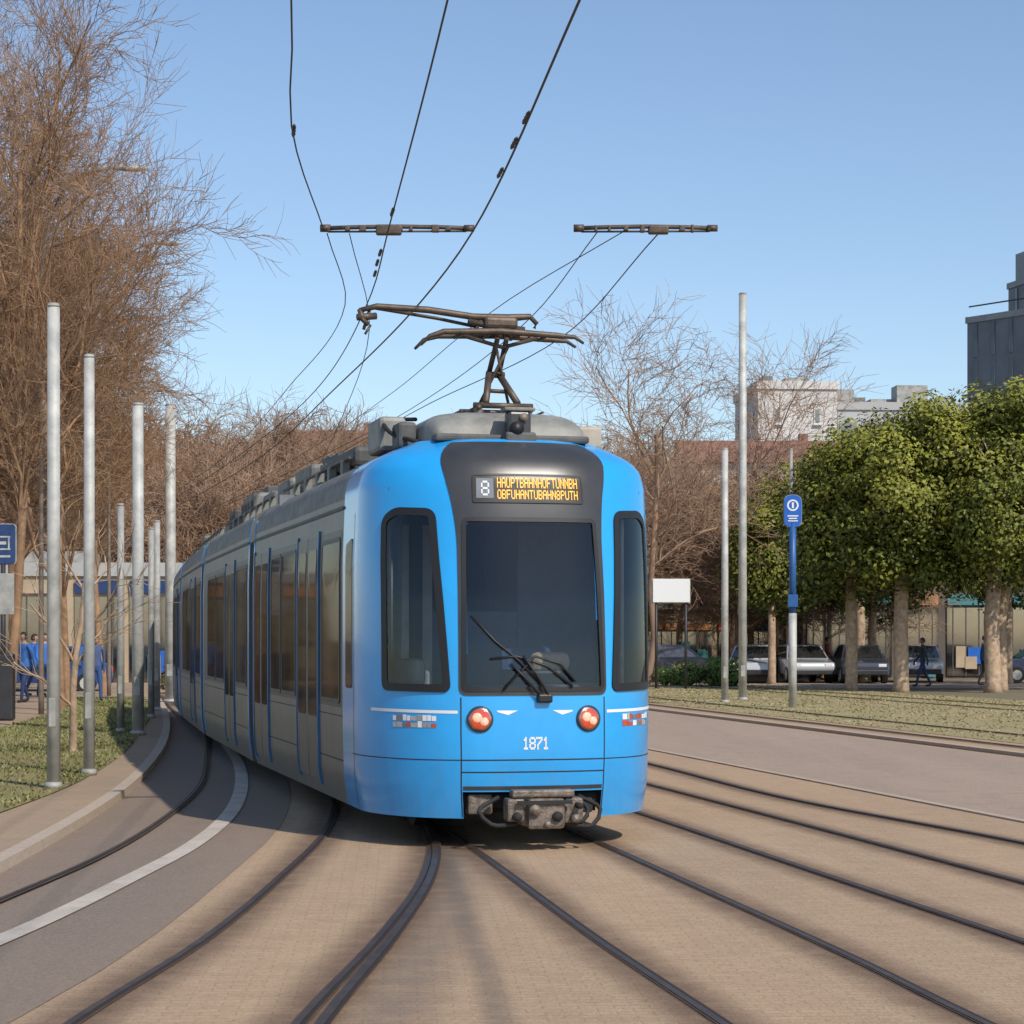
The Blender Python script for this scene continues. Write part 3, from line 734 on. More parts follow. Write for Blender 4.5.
box('roof_pod_side_l', (0.24, 0.6, 0.30), (-0.80, 2.1, 3.42), M['podgrey'], tram, bevel=0.04)
box('roof_pod_side_l2', (0.16, 0.3, 0.22), (-0.76, 1.5, 3.37), M['roofdark'], tram, bevel=0.03)
box('roof_pod_side_r', (0.22, 0.3, 0.2), (0.80, 1.4, 3.37), mat('beige_box', (0.42, 0.36, 0.28), 0.7, var=0.2), tram, bevel=0.03)
for k in range(2): tube('pod_cable_%d' % k, smooth_path([(-0.7, 1.2+k*.2, 3.3), (-0.85, 1.5, 3.38), (-0.82, 2.0, 3.55), (-0.5, 2.3, 3.6)], 0.1), 0.018, M['under'], tram)
box('nose_device_base', (0.26, 0.16, 0.12), (0.03, 0.66, 3.28), M['roofdark'], tram, bevel=0.02)
box('nose_device_body', (0.20, 0.14, 0.22), (0.03, 0.70, 3.41), M['mask'], tram, bevel=0.03)
box('nose_device_hood', (0.26, 0.16, 0.03), (0.03, 0.70, 3.53), M['roofgrey'], tram, bevel=0.01)
tube('nose_device_lens', [(0.0, 0.58, 3.37), (0.0, 0.70, 3.37)], [0.055, 0.06], M['rubber'], tram, 16)
tube('nose_device_lens2', [(0.06, 0.60, 3.46), (0.06, 0.70, 3.46)], [0.035, 0.04], M['coupler'], tram, 16)

# pantograph
pg = empty('pantograph', (0.10, 1.75, 3.6), parent=tram)
L_ = []
def R(*p): return [Vector(q) for q in p]
L_ += [(R((-0.22, -0.3, 0.03), (-0.22, 0.4, 0.03)), 0.022), (R((0.22, -0.3, 0.03), (0.22, 0.4, 0.03)), 0.022), (R((-0.26, -0.25, 0.05), (0.26, -0.25, 0.05)), 0.025), (R((-0.26, 0.3, 0.05), (0.26, 0.3, 0.05)), 0.025)]
L_ += [(R((-0.14, -0.2, 0.08), (-0.03, 0.15, 0.38)), 0.03), (R((0.14, -0.2, 0.08), (0.05, 0.15, 0.38)), 0.03), (R((-0.03, 0.15, 0.38), (0.0, -0.05, 0.66)), 0.024), (R((0.06, 0.15, 0.38), (0.08, -0.05, 0.66)), 0.024),
       (R((-0.12, 0.2, 0.08), (0.10, -0.05, 0.60)), 0.014), (R((0.16, 0.2, 0.1), (-0.02, -0.05, 0.6)), 0.014), (R((-0.1, -0.05, 0.2), (0.12, 0.0, 0.2)), 0.018), (R((-0.06, 0.12, 0.36), (0.1, 0.12, 0.36)), 0.028)]
for yy in (-0.16, 0.10):
    L_.append((R((-0.70, yy, 0.56), (-0.62, yy, 0.64), (-0.5, yy, 0.68), (0.0, yy, 0.70), (0.5, yy, 0.68), (0.66, yy, 0.67), (0.74, yy, 0.62)), [0.012, 0.018, 0.026, 0.03, 0.026, 0.018, 0.012]))
for xx in (-0.35, -0.1, 0.15, 0.4): L_.append((R((xx, -0.16, 0.67), (xx, 0.10, 0.67)), 0.016))
L_ += [(R((-0.30, -0.03, 0.67), (0.05, -0.03, 0.58), (0.36, -0.03, 0.67)), 0.018)]
L_ += [(R((-1.20, 0, 0.86), (-1.05, 0, 0.90), (-0.6, 0, 0.885), (-0.2, 0, 0.84), (0.1, 0, 0.84), (0.30, 0, 0.86), (0.36, 0, 0.80), (0.34, 0, 0.76)), [0.02, 0.026, 0.03, 0.03, 0.035, 0.026, 0.022, 0.015]),
       (R((-1.05, 0.1, 0.90), (-0.5, 0.1, 0.83), (-0.15, 0.05, 0.76)), 0.015),
       (R((-0.25, 0, 0.80), (0.0, 0, 0.76), (0.25, 0, 0.74)), 0.03),
       (R((0.02, -0.03, 0.66), (-0.02, 0, 0.82)), 0.03), (R((0.12, -0.03, 0.66), (0.16, 0, 0.82)), 0.022), (R((-0.2, 0, 0.70), (-0.12, 0, 0.84)), 0.016)]
L_ += [(R((-1.20, 0, 0.87), (-1.17, 0, 0.78), (-1.12, 0, 0.74)), 0.022), (R((-1.1, 0.02, 0.9), (-1.16, 0.02, 0.70)), 0.014), (R((-1.22, 0, 0.8), (-1.05, 0.02, 0.82)), 0.03), (R((-1.15, 0.0, 0.66), (-1.10, 0.02, 0.74)), 0.012)]
multi_tube('pantograph_frame', L_, M['panto'], pg, 8)
box('pantograph_hub', (0.3, 0.14, 0.10), (0.03, 0.0, 0.79), M['panto'], pg, bevel=0.03)
for x in (-0.22, 0.22):
    for y in (-0.25, 0.35):
        tube('insulator_%d_%d' % (x*100, y*100), [(x, y, -0.08), (x, y, -0.05), (x, y, -0.02), (x, y, 0.01), (x, y, 0.03)], [0.03, 0.045, 0.03, 0.045, 0.03], M['coupler'], pg, 10)

def plain_car(par, L, seed, tail=False):
    V = []; F = []; MI = []; prof = [(-wz(z), z) for z in zrows]+[(wz(z), z) for z in reversed(zrows)]
    yy = [0.0, L]; n = len(prof)
    for y in yy:
        for x, z in prof: V.append((x, y, z))
    for k in range(n-1): F.append((k, k+1, n+k+1, n+k)); MI.append(0 if prof[k][1] < 2.85 else 1)
    F.append(tuple(range(n))); MI.append(0); F.append(tuple(reversed([n+k for k in range(n)]))); MI.append(0)
    o = mesh_obj('car_shell', V, F, [M['grey_body'], M['roofgrey']], par, True, MI); o.data.set_sharp_from_angle(angle=math.radians(40))
    box('underframe', (1.9, L-0.6, 0.2), (0, L/2, 0.3), M['under'], par)
    for s in (-1, 1):
        car_side(par, 0.1, L-0.1, s, [('w', 0.3, 1.6), ('d', 1.85, 3.1), ('w', 3.35, 4.6), ('w', 4.75, L-0.9)])
        f = side_SP(s)
        for a, b in ((0.01, 0.13), (L-0.13, L-0.01)):
            ring('blue_band', rpoly([(a, 0.3), (b, 0.3), (b, 3.05), (a, 3.05)], 0.01), None, 0.006, M['blue'], par, 4, SPf=f)
    roof_boxes(par, 0.3, L-0.3, seed)
def bellows(par, y0, L):
    V = []; F = []; rows = 9; pz = [0.35, 1.0, 2.0, 2.8, 3.0, 3.1]
    prof = [(-wz(z)+0.10, z) for z in pz]+[(wz(z)-0.10, z) for z in reversed(pz)]; n = len(prof)
    for i in range(rows):
        sc = 1.0 if i % 2 else 0.95
        for x, z in prof: V.append((x*sc, y0+L*i/(rows-1), z))
    for i in range(rows-1):
        for k in range(n-1): F.append((i*n+k, i*n+k+1, (i+1)*n+k+1, (i+1)*n+k))
    mesh_obj('bellows', V, F, M['bellows'], par)
bellows(tram, LEN1-0.02, 0.4)
box('front_car_rear_wall', (2.1, 0.04, 2.6), (0, LEN1-0.05, 1.75), M['mask'], tram)
prev = tram; yj = LEN1+0.36
for k in range(3):
    c = empty('car_section_%d' % (k+2), (0, yj, 0), math.radians(-1.25), parent=prev)
    plain_car(c, 6.95, 10+k)
    if k < 2: bellows(c, 6.93, 0.4)
    prev = c; yj = 7.3
def wheels(par, ylist):
    for k, y in enumerate(ylist):
        for s in (-1, 1):
            tube('wheel_%d_%d' % (k, s), [(s*0.46, y, 0.325), (s*0.56, y, 0.325)], 0.30, M['under'], par, 24, False)
        tube('axle_%d' % k, [(-0.46, y, 0.325), (0.46, y, 0.325)], 0.06, M['under'], par)
wheels(tram, (2.2, 3.9)); wheels(prev, (2, 3.8))

# ------------------------------------------------------------------ poles
def pole(name, x, y, h, d, z0=0.09, m='galv', cap=True, flange=True):
    p = empty(name, (x, y, z0))
    tube('mast', [(0, 0, 0), (0, 0, h*0.5), (0, 0, h)], [d/2, d*0.48, d*0.45], M[m], p, 16)
    if flange:
        tube('base_collar', [(0, 0, 0), (0, 0, 0.05), (0, 0, 0.07)], [d*0.66, d*0.66, d*0.5], M['galv2'], p, 16)
        box('service_door', (d*0.5, 0.02, 0.3), (0, -d*0.46, 0.8), M['galv2'], p, bevel=0.005)
    if cap: tube('cap', [(0, 0, h-0.02), (0, 0, h+0.02)], [d*0.48, d*0.4], M['galv2'], p, 16)
    return p
pole('catenary_pole', -4.82, 22.5, 5.08, 0.145)
pole('catenary_pole', -4.90, 24.8, 4.85, 0.135)
pole('catenary_pole', -6.17, 35.3, 5.45, 0.20)
pole('catenary_pole', -8.62, 54, 7.5, 0.28)
pole('bollard_pole', -6.62, 36.2, 3.85, 0.13, m='galv2')
pole('bollard_pole', -7.25, 43, 3.8, 0.13, m='galv2')
pole('bollard_pole', -7.9, 47.6, 4.2, 0.16, m='galv2')
pole('bollard_pole', -8.6, 51, 3.6, 0.15, m='galv2')
pole('catenary_pole', 6.36, 59, 11.2, 0.23, 0.0)
pole('catenary_pole', 5.62, 56.5, 6.7, 0.19, 0.0)
pole('lamp_pole', 9.0, 69, 7.8, 0.12, 0.0, m='galv2')
lp = pole('leaning_post', -5.4, 22.2, 2.15, 0.085, m='galv2', cap=False, flange=False); lp.rotation_euler = (0, math.radians(1.5), 0)

def street_lamp(x, y, h, reach, ang=0.0, z0=0.09):
    p = empty('street_lamp', (x, y, z0), ang)
    pts = [(0, 0, 0), (0, 0, h*0.5), (0, 0, h*0.80), (reach*0.12, 0, h*0.90), (reach*0.4, 0, h*0.975), (reach, 0, h)]
    pts = smooth_path(pts, 0.4)
    n = len(pts); tube('mast', pts, [0.06-0.035*i/n for i in range(n)], M['lampsteel'], p, 10)
    tube('lamp_head', [(reach-0.05, 0, h), (reach+0.1, 0, h-0.01), (reach+0.5, 0, h-0.03), (reach+0.75, 0, h-0.02)], [0.03, 0.06, 0.07, 0.02], M['galv2'], p, 10)
    return p
street_lamp(-9.9, 45, 11.5, 1.5)
street_lamp(-11.3, 60, 12.7, 1.3)

# ------------------------------------------------------------------ overhead line
bz = 6.46
def crossbar(x0, x1, y):
    p = empty('overhead_crossbar', ((x0+x1)/2, y, bz)); h = (x1-x0)/2
    tube('bar', [(-h, 0, 0), (-h*0.6, 0, 0.012), (0, 0, 0.02), (h*0.6, 0, 0.012), (h, 0, 0)], 0.026, M['panto'], p)
    tube('bar_lower', [(-h*0.96, 0, -0.04), (h*0.96, 0, -0.035)], 0.012, M['wire'], p)
    rr = random.Random(int(x0*10))
    for k, xx in enumerate(np.linspace(-h, h, 9)):
        box('clamp_%d' % k, (rr.uniform(.03, .09), 0.07, rr.uniform(.05, .10)), (xx*0.97+rr.uniform(-.05, .05), 0, -0.005), M['panto'], p, bevel=0.012)
    tube('end_knob_l', [(-h-0.06, 0, 0.0), (-h+0.06, 0, 0.0)], 0.045, M['panto'], p); tube('end_knob_r', [(h-0.06, 0, 0), (h+0.06, 0, 0)], 0.04, M['panto'], p)
    return p
cb1 = crossbar(-2.18, -0.50, 25.0); cb2 = crossbar(0.78, 2.34, 25.0)
box('centre_block', (0.3, 0.1, 0.12), (-0.1, 0, -0.02), M['panto'], cb1, bevel=0.02)
box('centre_block', (0.24, 0.1, 0.10), (0.15, 0, -0.02), M['panto'], cb2, bevel=0.02)
def wire(pts, r=0.011, name='overhead_wire'):
    tube(name, smooth_path(pts, 1.0), r, M['wire'], None, 6)
wire([(1.9, 2, 6.6), (0.5, 15.9, 6.4), (-0.46, 25, 6.42), (-1.27, 29.9, 6.38), (-3.4, 40.7, 6.4), (-6.4, 55, 6.4), (-13, 80, 6.4), (-20, 105, 6.4)], 0.012)
wire([(0.9, 2, 6.5), (-0.48, 15.9, 6.4), (-1.45, 25, 6.42), (-1.9, 29, 6.36), (-3.6, 40, 6.4), (-7, 55, 6.4), (-13.6, 80, 6.4), (-21, 105, 6.4)], 0.009)
wire([(-1.0, 2, 6.5), (-1.64, 15.9, 6.4), (-2.03, 19.7, 6.38), (-2.2, 25, 6.44)], 0.008)
wire([(-2.16, 25, 6.4), (-2.34, 30, 6.35), (-4.2, 40, 6.35), (-7.4, 55, 6.35), (-14, 80, 6.35)], 0.007)
wire([(-1.9, 25, 6.4), (-2.0, 30, 6.0), (-2.9, 36, 5.3), (-4.2, 42, 4.2), (-4.6, 43, 3.5)], 0.006)
wire([(1.73, 25, 6.42), (0.74, 33, 6.3), (-1.6, 42, 6.3), (-5, 56, 6.3), (-11.5, 80, 6.35), (-19, 105, 6.35)], 0.008)
wire([(1.3, 25, 6.42), (-0.03, 29.5, 6.35), (-2.2, 40, 6.3), (-5.6, 55, 6.3), (-12, 80, 6.3)], 0.006)
wire([(1.0, 25, 6.42), (0.3, 31, 6.35), (-1.8, 42, 6.3), (-5.3, 56, 6.3), (-11.8, 80, 6.3)], 0.007)
for k, (x, y) in enumerate(((0.13, 19.5), (0.02, 20.5), (-0.12, 21.8), (-1.33, 23.8), (-1.62, 26.3), (-1.70, 27.0), (-1.78, 27.8), (-2.04, 20))):
    o = empty('wire_insulator', (x, y, 6.41), math.radians(7))
    tube('body', [(0, -0.22, 0), (0, -0.12, 0), (0, -0.06, 0), (0, 0, 0), (0, 0.06, 0), (0, 0.12, 0), (0, 0.22, 0)], [0.012, 0.022, 0.014, 0.022, 0.014, 0.022, 0.012], M['wire'], o, 8)

# ------------------------------------------------------------------ signs
def rounded_plate(name, w_, h_, t_, r, m, par, loc):
    P = rpoly([(-w_/2, -h_/2), (w_/2, -h_/2), (w_/2, h_/2), (-w_/2, h_/2)], r, 0.1); n = len(P)
    V = [(p[0], -t_/2, p[1]) for p in P]+[(p[0], t_/2, p[1]) for p in P]
    F = [tuple(range(n)), tuple(reversed(range(n, 2*n)))]+[(i, n+i, n+(i+1) % n, (i+1) % n) for i in range(n)]
    o = mesh_obj(name, V, F, m, par); o.location = loc; return o
ts = empty('tram_stop_sign', (6.82, 52, 0.0), math.radians(-4))
tube('post_lower', [(0, 0, 0), (0, 0, 2.3)], 0.10, M['galv'], ts, 14); tube('post_upper', [(0, 0, 2.3), (0, 0, 4.5)], 0.085, M['postblue'], ts, 14)
rounded_plate('panel', 0.42, 0.78, 0.10, 0.2, M['signblue'], ts, (0, -0.02, 4.78))
rounded_plate('panel_rim', 0.445, 0.805, 0.06, 0.21, M['galv2'], ts, (0, 0.0, 4.78))
N = 20; V = [(0.14*math.cos(2*math.pi*k/N), 0, 0.14*math.sin(2*math.pi*k/N)) for k in range(N)]+[(0.10*math.cos(2*math.pi*k/N), 0, 0.10*math.sin(2*math.pi*k/N)) for k in range(N)]
o = mesh_obj('ring_symbol', V, [(k, (k+1) % N, N+(k+1) % N, N+k) for k in range(N)], M['white'], ts); o.location = (0, -0.078, 4.92)
for k, (x, z, a, b) in enumerate(((0, 4.92, 0.05, 0.14), (0, 4.66, 0.26, 0.03), (0, 4.60, 0.2, 0.03), (0, 4.54, 0.24, 0.025))): box('symbol_%d' % k, (a, 0.006, b), (x, -0.078, z), M['white'], ts)
box('timetable', (0.24, 0.06, 0.3), (0, -0.10, 2.6), M['postblue'], ts, bevel=0.01)
ps = empty('parking_sign', (-9.87, 41.5, 0.09), math.radians(3))
tube('post', [(0, 0, 0), (0, 0, 3.2)], 0.05, M['darkmetal'], ps, 12)
rounded_plate('panel', 0.48, 0.76, 0.06, 0.07, M['signdark'], ps, (0, -0.02, 3.42)); rounded_plate('panel_rim', 0.52, 0.8, 0.04, 0.09, M['galv2'], ps, (0, 0.01, 3.42))
for k, (x, z, a, b) in enumerate(((0.0, 3.56, 0.3, 0.03), (0.0, 3.32, 0.3, 0.03), (-0.12, 3.44, 0.03, 0.22), (0.12, 3.44, 0.03, 0.22), (0.0, 3.44, 0.14, 0.06), (0.0, 3.18, 0.3, 0.04))): box('symbol_%d' % k, (a, 0.006, b), (x, -0.056, z), M['galv'], ps)
box('info_panel', (0.44, 0.05, 0.8), (0.0, -0.03, 2.45), M['galv2'], ps, bevel=0.01); box('cabinet', (0.40, 0.3, 1.3), (0, 0.1, 0.65), M['darkmetal'], ps, bevel=0.04)
wb = empty('billboard', (5.35, 72, 0.0), math.radians(2))
tube('post_l', [(-0.5, 0, 0), (-0.5, 0, 3.2)], 0.05, M['darkmetal'], wb); tube('post_r', [(0.5, 0, 0), (0.5, 0, 3.2)], 0.05, M['darkmetal'], wb)
box('panel', (1.25, 0.12, 0.78), (0, -0.05, 3.3), M['white'], wb, bevel=0.02); box('panel_frame', (1.3, 0.08, 0.84), (0, 0.0, 3.3), M['galv2'], wb)

# ------------------------------------------------------------------ bare trees
def bare_tree_mesh(name, seed, H, spread, nl, levels, rt, twig_r, m, up=0.35, droop=0.0, lf=(0.45, 0.72)):
    rnd = random.Random(seed); V = []; F = []
    def add(pts, radii, sides):
        v, f = tube_geo(pts, radii, sides, cap=False); o = len(V); V.extend(v); F.extend([tuple(i+o for i in ff) for ff in f])
    def grow(p, d, L, r, lv):
        ns = 5 if lv <= 1 else (4 if lv == 2 else 3); pts = [p.copy()]; dd = d.copy()
        if lv == levels: ns = 2
        for i in range(ns):
            wob = 0.10 if lv == 0 else 0.24
            g = up if lv < levels-1 else (up*0.4-droop)
            dd = (dd+Vector((rnd.gauss(0, wob), rnd.gauss(0, wob), rnd.gauss(0, wob)+g*0.16))).normalized()
            pts.append(pts[-1]+dd*(L/ns))
        r1 = max(twig_r*0.6, r*(0.55 if lv < levels else 0.5))
        radii = [r+(r1-r)*i/ns for i in range(ns+1)]
        add(pts, radii, 7 if lv == 0 else (5 if lv == 1 else 3))
        if lv >= levels: return
        nchild = nl[lv]
        for c in range(nchild):
            lo = 0.28 if lv == 0 else 0.12
            t = lo+(1-lo)*(c+rnd.random())/nchild; f_ = t*ns; i = min(ns-1, int(f_)); q = pts[i].lerp(pts[i+1], f_-i)
            ax = (pts[i+1]-pts[i]).normalized(); pr = Vector((rnd.gauss(0, 1), rnd.gauss(0, 1), rnd.gauss(0, 0.6))); pr = (pr-ax*pr.dot(ax)).normalized()
            an = rnd.uniform(0.35, 0.95)*spread; nd = (ax*math.cos(an)+pr*math.sin(an)).normalized()
            rr = max(twig_r, (r+(r1-r)*t)*rnd.uniform(0.35, 0.55)); LL = L*rnd.uniform(*lf)*(1.05-0.35*t if lv == 0 else 1)
            grow(q, nd, LL, rr, lv+1)
    grow(Vector((0, 0, -0.1)), Vector((rnd.uniform(-.06, .06), rnd.uniform(-.06, .06), 1)).normalized(), H*0.62, rt, 0)
    me = bpy.data.meshes.new(name); me.from_pydata([tuple(v) for v in V], [], F); me.materials.append(m); me.polygons.foreach_set('use_smooth', [True]*len(me.polygons)); me.update()
    return me
def inst(name, me, loc, rz=0, sc=1.0, parent=None):
    o = bpy.data.objects.new(name, me); COL.objects.link(o); o.location = loc; o.rotation_euler = (0, 0, rz)
    o.scale = (sc, sc, sc) if not hasattr(sc, '__len__') else sc
    if parent: o.parent = parent
    return o
tA = bare_tree_mesh('bare_tree_a', 11, 13.0, 0.9, [13, 10, 9, 8], 4, 0.10, 0.005, M['bark'], 0.65, 0.1, (0.36, 0.6))
tB = bare_tree_mesh('bare_tree_b', 23, 12.5, 0.95, [13, 10, 9, 8], 4, 0.095, 0.005, M['bark'], 0.5, 0.4, (0.36, 0.6))
inst('bare_tree', tA, (-9.9, 42, 0.09), 0.3, (1.05, 1.05, 1.35))
inst('bare_tree', tB, (-10.0, 47.5, 0.09), 2.1, (1.2, 1.2, 1.25))
inst('bare_tree', tB, (-11.0, 53, 0.09), 4.0, (1.15, 1.15, 1.15))
inst('bare_tree', tA, (-12.8, 50, 0.09), 1.0, (1.3, 1.3, 1.45))
inst('bare_tree', tB, (-13.6, 58, 0.09), 5.0, (1.35, 1.35, 1.5))
inst('bare_tree', tA, (-11.8, 62, 0.09), 3.3, 1.15)
inst('bare_tree', tB, (-15.5, 66, 0.09), 0.4, 1.35)
tC = bare_tree_mesh('bare_tree_c', 5, 13.0, 1.1, [9, 7, 6, 6], 4, 0.12, 0.0085, M['bark_dist'], 0.35)
tD = bare_tree_mesh('bare_tree_d', 8, 11.0, 1.2, [11, 8, 8, 7], 4, 0.13, 0.015, M['bark_dist'], 0.3)
tE = bare_tree_mesh('bare_tree_e', 19, 12.0, 1.2, [11, 8, 8, 7], 4, 0.13, 0.015, M['bark_dist'], 0.2)
inst('bare_tree', tC, (4.9, 78, 0.0), 0.5, 1.15)
inst('bare_tree', tC, (9.4, 92, 0.0), 2.5, 1.25)
rowp = empty('distant_bare_trees', (0, 0, 0)); rnd = random.Random(77)
for k in range(86):
    y = rnd.uniform(86, 116); px = -0.235+0.40*(k+rnd.random())/86; x = px*y
    sc = rnd.uniform(0.92, 1.2)*y/105*(1.0 if px < 0.06 else 0.85)
    inst('tree_%d' % k, rnd.choice([tD, tE, tD, tE, tC]), (x, y, 0), rnd.random()*6.28, sc, rowp)

for x, y, h in ((-6.08, 29.6, 4.0), (-9.2, 33, 3.6)):
    yt = bare_tree_mesh('young_tree_m', int(y), h, 0.8, [6, 4, 3], 3, 0.06, 0.006, M['bark_tan'], 0.6); inst('young_tree', yt, (x, y, 0.09))

# ------------------------------------------------------------------ leafy trees
def leafy_tree(name, loc, cx, cz, rx, rz, trunk_r, seed, m, nclump=95, nleaf=170, leaf=0.15, clr=0.85, forks=5, dx=0.0):
    rnd = random.Random(seed); p = empty(name, loc, rnd.random()*0.4)
    zt = cz-rz*0.6
    L = [([Vector((0, 0, -0.05)), Vector((0.02, 0, 0.3)), Vector((rnd.uniform(-.06, .06), 0, zt*0.55)), Vector((dx*0.15, 0, zt+0.2))], [trunk_r*1.25, trunk_r*1.02, trunk_r*0.95, trunk_r*0.9])]
    for k in range(forks):
        a = 2*math.pi*(k+rnd.random()*0.6)/forks; e = Vector((dx+math.cos(a)*rx*0.55, math.sin(a)*rx*0.55, cz+rnd.uniform(-0.2, 0.35)*rz)); s0 = Vector((dx*0.15, 0, zt+rnd.uniform(-0.1, 0.2)))
        mid = s0.lerp(e, 0.5)+Vector((0, 0, 0.4)); L.append(([s0, mid, e], [trunk_r*0.5, trunk_r*0.3, trunk_r*0.1]))
        for j in range(3):
            e2 = mid+Vector((rnd.uniform(-1, 1)*rx*0.4, rnd.uniform(-1, 1)*rx*0.4, rnd.uniform(0.0, 0.5)*rz)); L.append(([mid, e2], [trunk_r*0.2, trunk_r*0.05]))
    multi_tube('trunk', L, M['bark_tan'], p, 9)
    V = []; F = []; C = []
    for c in range(nclump):
        u = Vector((rnd.gauss(0, 1), rnd.gauss(0, 1), rnd.gauss(0, 1))).normalized()
        rad = rnd.uniform(0.3, 1.0)**0.5; lump = 1+0.12*math.sin(u.x*5+seed)*math.cos(u.z*4+seed*2)
        uz = max(u.z, -0.8)
        cc = Vector((dx+u.x*rx*rad*lump*0.88, u.y*rx*rad*lump*0.88, cz+uz*rz*rad*lump*0.88)); cr = clr*rnd.uniform(0.55, 1.15); cv = rnd.gauss(0, 0.12)
        for k in range(int(nleaf*rnd.uniform(0.6, 1.2))):
            w_ = Vector((rnd.gauss(0, 1), rnd.gauss(0, 1), rnd.gauss(0, 1))).normalized(); q = cc+Vector((w_.x, w_.y, w_.z*0.75))*cr*rnd.uniform(0.25, 1.0)**0.5
            nrm = (w_*0.8+u*0.5+Vector((rnd.gauss(0, .4), rnd.gauss(0, .4), rnd.gauss(0, .4)+0.35))).normalized()
            a = nrm.cross(Vector((rnd.gauss(0, 1), rnd.gauss(0, 1), rnd.gauss(0, 1)))).normalized(); b = nrm.cross(a); s = leaf*rnd.uniform(0.6, 1.25); o = len(V)
            V += [q-a*s*0.5, q-b*s*0.32+a*0.1*s, q+a*s*0.6, q+b*s*0.32+a*0.1*s]; F.append((o, o+1, o+2, o+3))
            C.append(min(1, max(0, 0.52+cv+rnd.gauss(0, 0.13)+0.24*w_.z+0.18*u.z)))  # random tone, plus sunlit tops painted in: lighter toward clump and crown top
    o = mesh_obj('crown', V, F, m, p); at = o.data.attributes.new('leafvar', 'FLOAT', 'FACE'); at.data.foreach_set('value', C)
    return p
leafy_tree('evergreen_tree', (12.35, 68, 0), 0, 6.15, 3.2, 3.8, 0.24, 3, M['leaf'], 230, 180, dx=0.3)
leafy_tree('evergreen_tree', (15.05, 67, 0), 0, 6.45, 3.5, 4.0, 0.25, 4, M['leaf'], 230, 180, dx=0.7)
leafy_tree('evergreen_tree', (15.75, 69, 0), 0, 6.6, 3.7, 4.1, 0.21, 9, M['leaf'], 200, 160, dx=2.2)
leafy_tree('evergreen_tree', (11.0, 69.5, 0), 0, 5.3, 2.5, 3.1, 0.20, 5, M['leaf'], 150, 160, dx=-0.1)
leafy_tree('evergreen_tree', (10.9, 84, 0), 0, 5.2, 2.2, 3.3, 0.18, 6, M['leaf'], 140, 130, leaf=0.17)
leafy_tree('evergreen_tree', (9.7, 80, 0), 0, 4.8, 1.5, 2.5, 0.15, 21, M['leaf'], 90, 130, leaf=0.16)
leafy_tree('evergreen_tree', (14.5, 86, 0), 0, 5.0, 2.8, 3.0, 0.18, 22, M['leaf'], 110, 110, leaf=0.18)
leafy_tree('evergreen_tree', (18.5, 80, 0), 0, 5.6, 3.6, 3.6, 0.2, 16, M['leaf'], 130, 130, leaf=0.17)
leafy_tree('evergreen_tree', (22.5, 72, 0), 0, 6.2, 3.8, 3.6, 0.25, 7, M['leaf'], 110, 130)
leafy_tree('olive_tree', (13.3, 82, 0), 0, 6.4, 3.0, 4.1, 0.2, 8, M['leaf_olive'], 130, 130, leaf=0.17)
leafy_tree('shrub', (7.4, 76, 0), 0, 0.5, 0.9, 0.65, 0.03, 13, M['leaf_bush'], 30, 90, leaf=0.13, clr=0.35)
leafy_tree('shrub', (6.1, 77, 0), 0, 0.4, 1.1, 0.5, 0.03, 14, M['leaf_bush'], 30, 90, leaf=0.13, clr=0.4)
leafy_tree('shrub', (-9.9, 66, 0.09), 0, 0.6, 1.1, 0.75, 0.03, 15, M['leaf_olive'], 30, 90, leaf=0.13, clr=0.4)

# ------------------------------------------------------------------ pedestrians
def cloth_mat(name, coat_, trousers, skin=(0.45, 0.27, 0.19)):
    m, n, l = new_mat(name); b = n['Principled BSDF']; b.inputs['Roughness'].default_value = 0.85
    tc = n.new('ShaderNodeTexCoord'); sp = n.new('ShaderNodeSeparateXYZ'); l.new(tc.outputs['Object'], sp.inputs[0])
    r = n.new('ShaderNodeValToRGB'); r.color_ramp.interpolation = 'CONSTANT'
    mr = n.new('ShaderNodeMapRange'); mr.inputs['From Max'].default_value = 1.8; l.new(sp.outputs['Z'], mr.inputs['Value']); l.new(mr.outputs[0], r.inputs['Fac'])
    e = r.color_ramp.elements; e[0].position = 0; e[0].color = (0.03, 0.025, 0.02, 1); e[1].position = 0.05; e[1].color = (*trousers, 1)
    x = e.new(0.50); x.color = (*coat_, 1); x = e.new(0.815); x.color = (*skin, 1)
    l.new(r.outputs['Color'], b.inputs['Base Color']); return m
M['skin'] = mat('skin', (0.45, 0.27, 0.19), 0.6); M['hair'] = mat('hair_brown', (0.04, 0.025, 0.015), 0.7)
